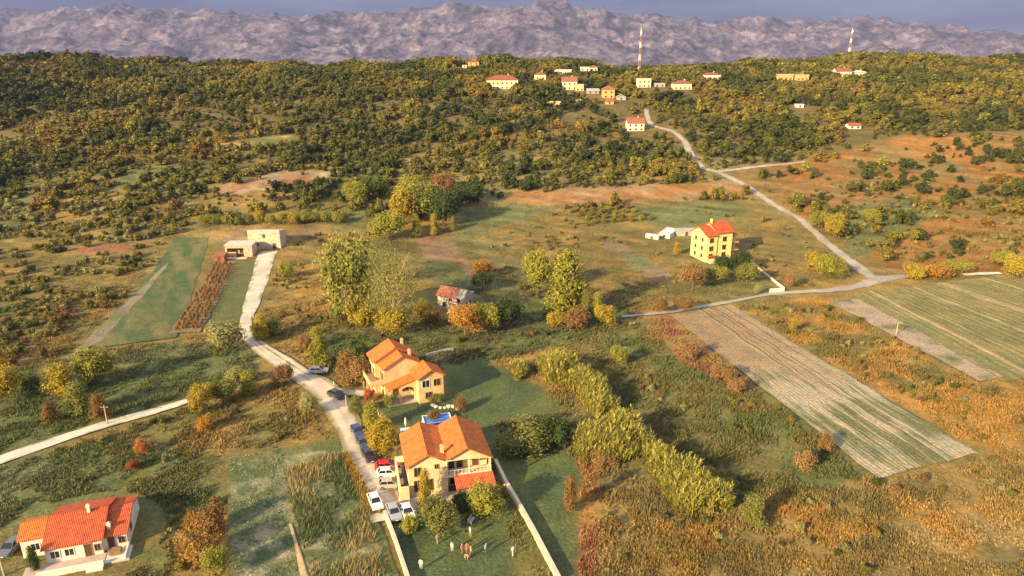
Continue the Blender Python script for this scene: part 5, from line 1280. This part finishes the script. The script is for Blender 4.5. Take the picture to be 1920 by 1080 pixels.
def individuals(name, x, y, wd, ht, col, cat, label, group, limit, kinds):
    vis = in_view(x, y); size = np.where(vis, wd * ht / (y * y), 0); order = np.argsort(-size)[:limit]; order = order[size[order] > 0]
    items = []
    for j in order:
        sh_ = kinds[int(j) % len(kinds)]
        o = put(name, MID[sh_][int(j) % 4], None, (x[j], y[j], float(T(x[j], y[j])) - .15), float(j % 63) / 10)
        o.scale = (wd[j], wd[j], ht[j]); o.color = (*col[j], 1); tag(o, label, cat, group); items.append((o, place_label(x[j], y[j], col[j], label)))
    label_all(items)
    keep = np.ones(len(x), bool); keep[order] = False
    return keep
PROTO = bpy.data.collections.new('plant_shapes')          # shapes for the instanced woods, not in the scene itself
_order = []
for kd in ('round', 'shrub', 'tall'):
    for i in range(4):
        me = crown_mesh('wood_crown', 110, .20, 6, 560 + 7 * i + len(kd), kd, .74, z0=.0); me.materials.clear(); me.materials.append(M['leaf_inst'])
        o = bpy.data.objects.new('plant_%02d' % len(_order), me); PROTO.objects.link(o); _order.append(kd)
def merged(name, x, y, wd, ht, col, label, cat, kinds, seed):
    """an uncountable wood: plants instanced on points"""
    rr = np.random.default_rng(seed); n = len(x); z = T(x, y) - .15
    me = bpy.data.meshes.new(name); me.vertices.add(n); me.vertices.foreach_set('co', np.stack([x, y, z], 1).astype(np.float32).ravel())
    def put_attr(nm, ty, key, val):
        a = me.attributes.new(nm, ty, 'POINT'); a.data.foreach_set(key, np.ascontiguousarray(val).ravel())
    pick = [i for i, k in enumerate(_order) if k in kinds]
    put_attr('plant_shape', 'INT', 'value', rr.choice(pick, n).astype(np.int32))
    put_attr('plant_size', 'FLOAT_VECTOR', 'vector', np.stack([wd, wd * rr.uniform(.85, 1.1, n), ht], 1).astype(np.float32))
    put_attr('plant_turn', 'FLOAT_VECTOR', 'vector', np.stack([0 * x, 0 * x, rr.uniform(0, 6.28, n)], 1).astype(np.float32))
    put_attr('plant_colour', 'FLOAT_COLOR', 'color', np.concatenate([col, np.ones((n, 1))], 1).astype(np.float32))
    me.update(); o = put(name, me)
    g = bpy.data.node_groups.new(name, 'GeometryNodeTree')
    g.interface.new_socket('Geometry', in_out='INPUT', socket_type='NodeSocketGeometry'); g.interface.new_socket('Geometry', in_out='OUTPUT', socket_type='NodeSocketGeometry')
    gi = g.nodes.new('NodeGroupInput'); go = g.nodes.new('NodeGroupOutput'); ci = g.nodes.new('GeometryNodeCollectionInfo'); ip = g.nodes.new('GeometryNodeInstanceOnPoints')
    ci.inputs['Collection'].default_value = PROTO; ci.inputs['Separate Children'].default_value = True; ci.inputs['Reset Children'].default_value = True
    ip.inputs['Pick Instance'].default_value = True
    def attr(nm, ty):
        k = g.nodes.new('GeometryNodeInputNamedAttribute'); k.data_type = ty; k.inputs['Name'].default_value = nm; return k.outputs['Attribute']
    g.links.new(gi.outputs[0], ip.inputs['Points']); g.links.new(ci.outputs[0], ip.inputs['Instance'])
    g.links.new(attr('plant_shape', 'INT'), ip.inputs['Instance Index']); g.links.new(attr('plant_size', 'FLOAT_VECTOR'), ip.inputs['Scale']); g.links.new(attr('plant_turn', 'FLOAT_VECTOR'), ip.inputs['Rotation'])
    g.links.new(ip.outputs[0], go.inputs[0])
    md = o.modifiers.new('plants', 'NODES'); md.node_group = g
    return tag(o, label, cat, None, 'stuff')
keep = individuals('hillside_tree', hx, hy, Ww, Hh, hc, 'tree', 'hillside tree', 'trees scattered over the hillside', 300, ('round', 'round', 'shrub', 'tall'))
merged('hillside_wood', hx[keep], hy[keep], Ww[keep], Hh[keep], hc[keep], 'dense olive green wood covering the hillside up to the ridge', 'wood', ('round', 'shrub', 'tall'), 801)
keep = individuals('scrub_bush', sx, sy, sw, sh, scn, 'bush', 'low scrub bush', 'scrub bushes scattered in rough grass', 300, ('shrub', 'round'))
if keep.any():
    merged('scrub', sx[keep], sy[keep], sw[keep], sh[keep], scn[keep], 'small scattered scrub in the rough grass of the valley', 'scrub', ('shrub', 'round'), 802)

# ------------------------------------------------------------------ tall grass and crops (uncountable)
def tufts(name, x, y, ht, col, blades, width, label, cat, seed, lean=.5):
    rr = np.random.default_rng(seed); n = len(x); z = T(x, y) - .12; V = []; Cc = []
    for j in range(blades):
        a = rr.uniform(0, 6.28, n); d = np.stack([np.cos(a), np.sin(a), 0 * a], 1); s = np.stack([-np.sin(a), np.cos(a), 0 * a], 1)
        b = np.stack([x, y, z], 1) + d * rr.uniform(0, .25, n)[:, None]; h = (ht * rr.uniform(.6, 1.15, n))[:, None]
        tip = b + d * h * lean * rr.uniform(.2, 1.2, n)[:, None] + np.array((0, 0, 1.0)) * h; wd = (width * rr.uniform(.7, 1.4, n))[:, None]
        V.append(np.stack([b - s * wd, b + s * wd, tip], 1)); Cc.append(np.repeat((col * rr.uniform(.75, 1.3, n)[:, None])[:, None, :], 3, 1))
    V = np.concatenate(V).reshape(-1, 3); Cc = np.concatenate(Cc).reshape(-1, 3)
    return tag(put(name, np_mesh(name, V, np.arange(len(V)).reshape(-1, 3), M['leaf'], 'tint', Cc)), label, cat, None, 'stuff')
rr = np.random.default_rng(900); n = 330000
yy = 66 + (345 - 66) * rr.random(n) ** 1.5; xx = rr.uniform(-1, 1, n) * (yy * .80 + 12)
c, dn = cover(xx, yy, T(xx, yy)); cl = fbm(xx, yy, 3.5, 3, 903)
m = (rr.random(n) < dn * np.clip((cl - .30) * 4, 0, 1)) & (dn > .25) & clear_mask(xx, yy); xx, yy, c, cl = xx[m], yy[m], c[m], cl[m]
tufts('tall_grass', xx, yy, (.30 + .9 * np.clip(cl - .3, 0, .5)) * (1 - .35 * smooth((yy - 160) / 80)), c * 1.15, 5, .11, 'dry brown and green tall grass over the rough fields', 'grass', 901)
# maize beside the road
cp = [at(*q) for q in [(535, 884), (640, 850), (732, 1100), (592, 1100), (552, 985)]]; cpoly = [(p.x, p.y) for p in cp]
dirv = (cp[3] - cp[0]); dirv.z = 0; dirv.normalize(); nv = Vector((-dirv.y, dirv.x, 0)); X_, Y_ = [], []
for i in range(-40, 60):
    for j in range(-10, 160):
        p = cp[0] + nv * (i * .75) + dirv * (j * .42); X_.append(p.x + random.uniform(-.12, .12)); Y_.append(p.y + random.uniform(-.12, .12))
X_, Y_ = np.array(X_), np.array(Y_); m = pip(X_, Y_, cpoly) & (fbm(X_, Y_, 5, 2, 911) > .30); X_, Y_ = X_[m], Y_[m]; n = len(X_)
k = np.clip((fbm(X_, Y_, 7, 3, 913) - .4) * 4, 0, 1)[:, None]
tufts('maize', X_, Y_, np.full(n, 1.25), np.array((.11, .135, .05)) * (1 - k) + np.array((.30, .24, .10)) * k, 5, .10, 'yellowing maize stand in the crop field beside the gravel road', 'crop', 912, .7)
# low crop rows left of the maize
cp = [at(*q) for q in [(430, 860), (530, 842), (545, 985), (585, 1100), (435, 1110)]]; cpoly = [(p.x, p.y) for p in cp]; X_, Y_ = [], []
for i in range(-60, 60):
    for j in range(-10, 130):
        p = cp[0] + nv * (i * .6) + dirv * (j * .5); X_.append(p.x + random.uniform(-.2, .2)); Y_.append(p.y + random.uniform(-.2, .2))
X_, Y_ = np.array(X_), np.array(Y_); m = pip(X_, Y_, cpoly) & (fbm(X_, Y_, 3, 3, 921) > .42); X_, Y_ = X_[m], Y_[m]; n = len(X_)
k = np.clip((fbm(X_, Y_, 2.5, 3, 923) - .4) * 4, 0, 1)[:, None]
tufts('vegetable_crop', X_, Y_, np.full(n, .38), np.array((.09, .13, .06)) * (1 - k) + np.array((.32, .33, .23)) * k, 5, .14, 'pale green low crop in the field left of the maize', 'crop', 922, .9)
# golden dry strip between crop field and road
cp = [at(*q) for q in [(640, 852), (652, 852), (712, 965), (690, 965)]]; cpoly = [(p.x, p.y) for p in cp]; x0 = min(p.x for p in cp); x1 = max(p.x for p in cp); y0 = min(p.y for p in cp); y1 = max(p.y for p in cp)
xx = rr.uniform(x0, x1, 3000); yy = rr.uniform(y0, y1, 3000); m = pip(xx, yy, cpoly); xx, yy = xx[m], yy[m]
tufts('dry_verge_grass', xx, yy, np.full(len(xx), .9), np.tile(np.array((.36, .24, .06)), (len(xx), 1)), 5, .12, 'golden dry grass strip along the gravel road', 'grass', 931)

# ------------------------------------------------------------------ cars
def car_meshes():
    me = {}
    prof = [(-2.05, .32), (2.0, .32), (2.1, .5), (2.08, .78), (1.1, .95), (-1.75, .98), (-2.08, .92), (-2.12, .55)]
    b = MB(); n = len(prof)
    ring = []
    for y, s, dz in ((-.86, .965, .0), (-.80, 1.0, .02), (.80, 1.0, .02), (.86, .965, .0)):
        ring.append([(p[0] * s, y, p[1] * (1 if p[1] < .4 else s) + (dz if p[1] > .6 else 0)) for p in prof])
    k = 0
    for rg in ring: b.v += rg
    for a in range(3):
        for i in range(n):
            j = (i + 1) % n; b.f.append((a * n + i, a * n + j, (a + 1) * n + j, (a + 1) * n + i)); b.mi.append(0)
    b.f.append(tuple(range(n))); b.f.append(tuple(range(4 * n - 1, 3 * n - 1, -1))); b.mi += [0, 0]
    me['body'] = b
    g = MB(); g.hexa([(-1.85, -.80, .93), (1.02, -.80, .93), (1.02, .80, .93), (-1.85, .80, .93)], [(-1.35, -.62, 1.42), (.28, -.62, 1.42), (.28, .62, 1.42), (-1.35, .62, 1.42)]); me['cabin'] = g
    rf = MB(); rf.hexa([(-1.40, -.64, 1.405), (.30, -.64, 1.405), (.30, .64, 1.405), (-1.40, .64, 1.405)], [(-1.25, -.55, 1.47), (.15, -.55, 1.47), (.15, .55, 1.47), (-1.25, .55, 1.47)])
    for sy in (-1, 1):
        for p, q in (((1.04, .80, .93), (.30, .63, 1.43)), ((-.45, .81, .93), (-.5, .635, 1.43)), ((-1.87, .80, .93), (-1.37, .63, 1.43))):
            rf.tube((p[0], p[1] * sy, p[2]), (q[0], q[1] * sy, q[2]), .05, .05, 5)
    me['roof'] = rf
    return me
_cm = car_meshes()
CAR = {k: v.build('proto', M['paint' if k != 'cabin' else 'car_glass']).data for k, v in _cm.items()}
for o in [o for o in COL.objects if o.name.startswith('proto')]: bpy.data.objects.remove(o)
WH = MB().tube((0, -.11, 0), (0, .11, 0), .32, .32, 14).mesh('tyre', M['tyre']); RM = MB().tube((0, -.125, 0), (0, .125, 0), .20, .20, 10).mesh('rim', M['rim'])
HL = MB().box(-.05, .06, -.18, .18, -.07, .07).mesh('headlight', M['lamp']); TL = MB().box(-.06, .05, -.15, .15, -.09, .09).mesh('tail_light', M['tail'])
MIR = MB().box(-.06, .06, -.1, .1, -.06, .06).mesh('mirror', M['paint']); PLT = MB().box(-.02, .02, -.25, .25, -.055, .055).mesh('number_plate', M['white_paint'])
def car(name, label, u, v, rot, col, L=1.0, H_=1.0):
    p = at(u, v); t = thing(name, label, 'car', (p.x, p.y, p.z + .08), R(rot)); t.scale = (L, 1.0, H_)
    for k in ('body', 'cabin', 'roof'):
        o = put(k if k != 'cabin' else 'windows', CAR[k], t); o.color = (*col, 1)
    for x in (-1.3, 1.3):
        for y in (-.78, .78):
            w_ = put('wheel', WH, t, (x, y, .32)); put('rim', RM, w_)
    for y in (-.58, .58): put('headlight', HL, t, (2.0, y, .70)); put('tail_light', TL, t, (-2.03, y, .78)); o = put('mirror', MIR, t, (.85, y * 1.55, 1.0)); o.color = (*col, 1)
    put('number_plate', PLT, t, (2.1, 0, .5))
    return t
car('parked_car', 'white car facing the camera on the edge of the gravel yard', 704, 948, -66, (.75, .74, .72))
car('parked_car', 'silver grey car beside the white one at the front of the yard', 739, 968, -68, (.32, .33, .36))
car('parked_car', 'small white car right of the silver grey car', 764, 967, -68, (.72, .73, .75), .9)
car('parked_car', 'bright red car parked across the yard under the golden tree', 727, 879, 8, (.60, .02, .03))
car('parked_car', 'white car parked across the yard next to the red car', 730, 893, 8, (.70, .72, .66))
car('parked_car', 'beige car parked across the yard, nearest the camera of three', 733, 914, 8, (.40, .34, .29))
car('parked_car', 'dark blue car at the back of the roadside line', 671, 816, -62, (.03, .035, .12))
car('parked_car', 'dark grey car in the middle of the roadside line', 681, 836, -62, (.045, .055, .075))
car('parked_car', 'dark purple blue car at the front of the roadside line', 692, 860, -62, (.035, .025, .07))
car('parked_car', 'black car at the road junction by the stepped house drive', 632, 746, -35, (.03, .035, .05))
car('parked_car', 'grey blue car left of the white bungalow', 23, 1034, -88, (.10, .11, .15))
car('parked_car', 'pale silver car above the junction beside the column tree', 598, 700, 5, (.45, .45, .44))

# ------------------------------------------------------------------ pool, poles, garden things
pp = at(822, 806)
pool = thing('swimming_pool', 'rectangular blue above-ground pool behind the gabled house', 'pool', (pp.x - .5, pp.y + 2.5, 0), R(14))
MB().box(-2.6, 2.6, -1.6, -1.5, 0, .95).box(-2.6, 2.6, 1.5, 1.6, 0, .95).box(-2.6, -2.5, -1.5, 1.5, 0, .95).box(2.5, 2.6, -1.5, 1.5, 0, .95).build('pool_wall', M['blue'], pool)
MB().box(-2.498, 2.498, -1.498, 1.498, .05, .82).build('water', M['blue'], pool)
MB().box(-2.7, 2.7, -1.68, -1.46, .951, 1.0).box(-2.7, 2.7, 1.46, 1.68, .951, 1.0).box(-2.7, -2.46, -1.459, 1.459, .951, 1.0).box(2.46, 2.7, -1.459, 1.459, .951, 1.0).build('rim', M['white_paint'], pool)
b = MB()
for x in (-.3, .3): b.tube((-2.9 , x, 0), (-2.62, x, 1.5), .04, .04, 6)
for z in (.3, .6, .9, 1.2): b.tube((-2.9 + z * .19, -.3, z), (-2.9 + z * .19, .3, z), .03, .03, 6)
b.build('ladder', M['white_paint'], pool)
def parasol(u, v, label, h=2.6):
    p = at(u, v); t = thing('garden_parasol', label, 'parasol', p)
    MB().tube((0, 0, 0), (0, 0, h), .03, .03, 6).build('pole', M['white_paint'], t); MB().tube((0, 0, .9), (0, 0, 1.5), .10, .22, 8).tube((0, 0, 1.5), (0, 0, h - .1), .22, .05, 8).build('canopy', M['white_paint'], t)
    MB().tube((0, 0, 0), (0, 0, .1), .3, .28, 10).build('base', M['concrete'], t)
    return t
parasol(761, 806, 'closed white parasol standing by the pale blue table')
p = at(760, 812); t = thing('garden_table', 'pale blue garden table behind the gabled house', 'table', (p.x, p.y, 0), R(14))
lb = plain('pale_blue_paint', (.35, .55, .75), .5); MB().box(-.95, .95, -.5, .5, .68, .75).build('table_top', lb, t)
for x in (-.8, .8):
    for y in (-.4, .4): MB().box(x - .05, x + .05, y - .05, y + .05, 0, .678).build('leg', lb, t)
def pole(u, v, hpx, label, arm=True):
    p = at(u, v); h = hpx / ppm(p) / cosdep(p); t = thing('utility_pole', label, 'utility pole', p)
    MB().tube((0, 0, -.3), (0, 0, h), .15, .10, 8).build('post', M['pale_bark'], t)
    if arm:
        MB().box(-.7, .7, -.06, .06, h - .5, h - .38).build('crossarm', M['wood'], t)
        for x in (-.6, 0, .6): MB().tube((x, 0, h - .379), (x, 0, h - .2), .05, .04, 6).build('insulator', M['white_paint'], t)
    return t
pole(202, 796, 34, 'wooden utility pole beside the concrete lane')
pole(8, 1078, 36, 'pale post at the bottom left corner near the grey blue car', False)
pole(1680, 628, 24, 'wooden utility pole standing in the striped field', True)
pole(650, 764, 22, 'pale gate post at the drive of the stepped house', False)

# garden bench group and shapes around the lawn
def bench(u, v, rot, label):
    p = at(u, v); t = thing('garden_bench', label, 'bench', p, R(rot))
    for k in range(3): MB().box(-.75, .75, -.28 + k * .17, -.15 + k * .17, .42, .46).build('seat_slat', M['white_paint'], t)
    for z in (.62, .80): MB().box(-.75, .75, .24, .28, z, z + .12).build('back_slat', M['white_paint'], t)
    for x in (-.65, .61): MB().box(x, x + .05, -.28, -.22, 0, .418).build('leg', M['metal'], t); MB().box(x, x + .05, .285, .335, 0, .95).build('leg', M['metal'], t)
    return t
bench(884, 982, 70, 'white slatted bench beside the olive garden trees')
# rock edging in the stepped house garden
for k, (u, v) in enumerate([(812, 762), (818, 765), (826, 767), (834, 766), (842, 763), (850, 765), (858, 768), (866, 765)]):
    p = at(u, v); V, Fc = ICO1; rs = np.random.default_rng(k); s = .38 + .2 * rs.random()
    me = np_mesh('edging_stone', V * s * (1 + .35 * (rs.random(V.shape) - .5)) * (1.3, 1, .7), Fc, M['slab'])
    tag(put('edging_stone', me, None, (p.x, p.y, .12), k), f'{nth(k + 1)} pale edging stone from the left beside the stepped house garden', 'stone', 'stones edging the garden bed')

# ------------------------------------------------------------------ people
def person_mesh(name, J, edges, rad, shirt, legs, split, neck):
    me = bpy.data.meshes.new(name); me.from_pydata(J, edges, [])
    o = bpy.data.objects.new(name, me); COL.objects.link(o)
    sk = o.modifiers.new('skin', 'SKIN'); sb = o.modifiers.new('sub', 'SUBSURF'); sb.levels = 2; sb.render_levels = 2
    for i, rd in enumerate(rad): me.skin_vertices[0].data[i].radius = (rd, rd); me.skin_vertices[0].data[i].use_root = (i == 0)
    dg = bpy.context.evaluated_depsgraph_get(); m2 = bpy.data.meshes.new_from_object(o.evaluated_get(dg)); m2.name = 'person'
    bpy.data.objects.remove(o)
    m2.materials.clear()
    for k in (legs, shirt, 'skin'): m2.materials.append(M[k])
    for f in m2.polygons:
        f.material_index = 0 if f.center.z < split else (1 if f.center.z < neck else 2); f.use_smooth = True
    return m2
M['cloth_white'] = plain('white_cloth', (.58, .57, .52), .9); M['cloth_blue'] = plain('denim', (.06, .09, .16), .9); M['cloth_tan'] = plain('tan_cloth', (.40, .26, .17), .9); M['cloth_red'] = plain('brick_red_cloth', (.40, .13, .09), .9); M['cloth_pink'] = plain('pink_cloth', (.55, .30, .24), .9)
STAND = [(0, 0, .95), (0, 0, 1.15), (0, 0, 1.38), (0, .0, 1.50), (0, .01, 1.58), (0, .02, 1.70), (.19, 0, 1.40), (.27, .0, 1.12), (.25, .10, .88), (-.19, 0, 1.40), (-.27, .02, 1.12), (-.24, .12, .90),
         (.10, 0, .90), (.12, .05, .50), (.12, 0, .08), (.13, .16, .04), (-.10, 0, .90), (-.12, -.06, .50), (-.12, -.10, .08), (-.13, .06, .04)]
SED = [(0, 1), (1, 2), (2, 3), (3, 4), (4, 5), (2, 6), (6, 7), (7, 8), (2, 9), (9, 10), (10, 11), (0, 12), (12, 13), (13, 14), (14, 15), (0, 16), (16, 17), (17, 18), (18, 19)]
SRA = [.15, .14, .15, .06, .09, .085, .075, .055, .045, .075, .055, .045, .10, .075, .055, .045, .10, .075, .055, .045]
CROUCH = [(0, 0, .42), (0, .08, .60), (0, .2, .80), (0, .26, .90), (0, .29, .97), (0, .32, 1.07), (.18, .22, .80), (.26, .36, .60), (.14, .52, .45), (-.18, .22, .80), (-.26, .36, .60), (-.14, .52, .48),
          (.11, .02, .40), (.16, .36, .48), (.13, .12, .08), (.13, .28, .04), (-.11, .02, .40), (-.16, .36, .46), (-.13, .10, .08), (-.13, .26, .04)]
HAIR = np_mesh('hair', ICO2[0] * (.115, .12, .09), ICO2[1], M['hair'], None, None, True)
_pc = {}
def person(u, v, label, shirt, legs, pose='stand', rot=0, sc=1.0):
    key = (shirt, legs, pose)
    if key not in _pc:
        J = STAND if pose == 'stand' else CROUCH
        _pc[key] = person_mesh('person_body', J, SED, SRA, shirt, legs, .92 if pose == 'stand' else .5, 1.47 if pose == 'stand' else .88)
    p = at(u, v); t = thing('person', label, 'person', p, rot); t.scale = (sc, sc, sc)
    put('body', _pc[key], t); h = STAND[5] if pose == 'stand' else CROUCH[5]; put('hair', HAIR, t, (h[0], h[1] - .015, h[2] + .05))
    return t
person(848, 1036, 'person in white standing left of the group on the front lawn', 'cloth_white', 'cloth_white', rot=2.6, sc=.9)
person(911, 1040, 'person in white standing right of the group on the front lawn', 'cloth_white', 'cloth_blue', rot=1.2)
person(962, 1045, 'person in white nearest the long garden wall', 'cloth_white', 'cloth_white', rot=.6)
person(790, 1070, 'person in white at the bottom left of the front lawn', 'cloth_white', 'cloth_white', rot=3.0)
person(821, 1022, 'person in pale clothes below the large olive garden tree', 'cloth_white', 'cloth_tan', rot=4.0)
person(882, 1008, 'person in pale clothes on the sunlit lawn behind the group', 'cloth_white', 'cloth_tan', rot=2.0)
person(867, 1040, 'left person of the close group on the lawn, in tan', 'cloth_tan', 'cloth_red', rot=1.0)
person(876, 1038, 'rear person of the close group on the lawn, in brick red', 'cloth_red', 'cloth_tan', rot=3.4)
person(883, 1044, 'right person of the close group on the lawn, in pink', 'cloth_pink', 'cloth_red', rot=5.0)
person(875, 1050, 'person crouching in front of the close group on the lawn', 'cloth_pink', 'cloth_tan', 'crouch', rot=3.2)
person(710, 780, 'person in white walking on the lawn beside the roadside hedge', 'cloth_white', 'cloth_white', rot=1.5)
person(627, 728, 'person in white standing behind the black car', 'cloth_white', 'cloth_tan', rot=2.0)

# ------------------------------------------------------------------ the air
hz = MB().box(-7100, 7100, -460, 8320, -90, 760).build('haze', None if False else M['ground'])
hz.data.materials.clear()
hm = bpy.data.materials.new('haze'); hm.use_nodes = True; hn = hm.node_tree; hn.nodes.clear()
ho = hn.nodes.new('ShaderNodeOutputMaterial'); pv = hn.nodes.new('ShaderNodeVolumePrincipled')
pv.inputs['Color'].default_value = (.35, .41, .80, 1); pv.inputs['Density'].default_value = 6.2e-5; pv.inputs['Anisotropy'].default_value = 0.0
hn.links.new(pv.outputs[0], ho.inputs['Volume']); hz.data.materials.append(hm)
tag(hz, kind='stuff')
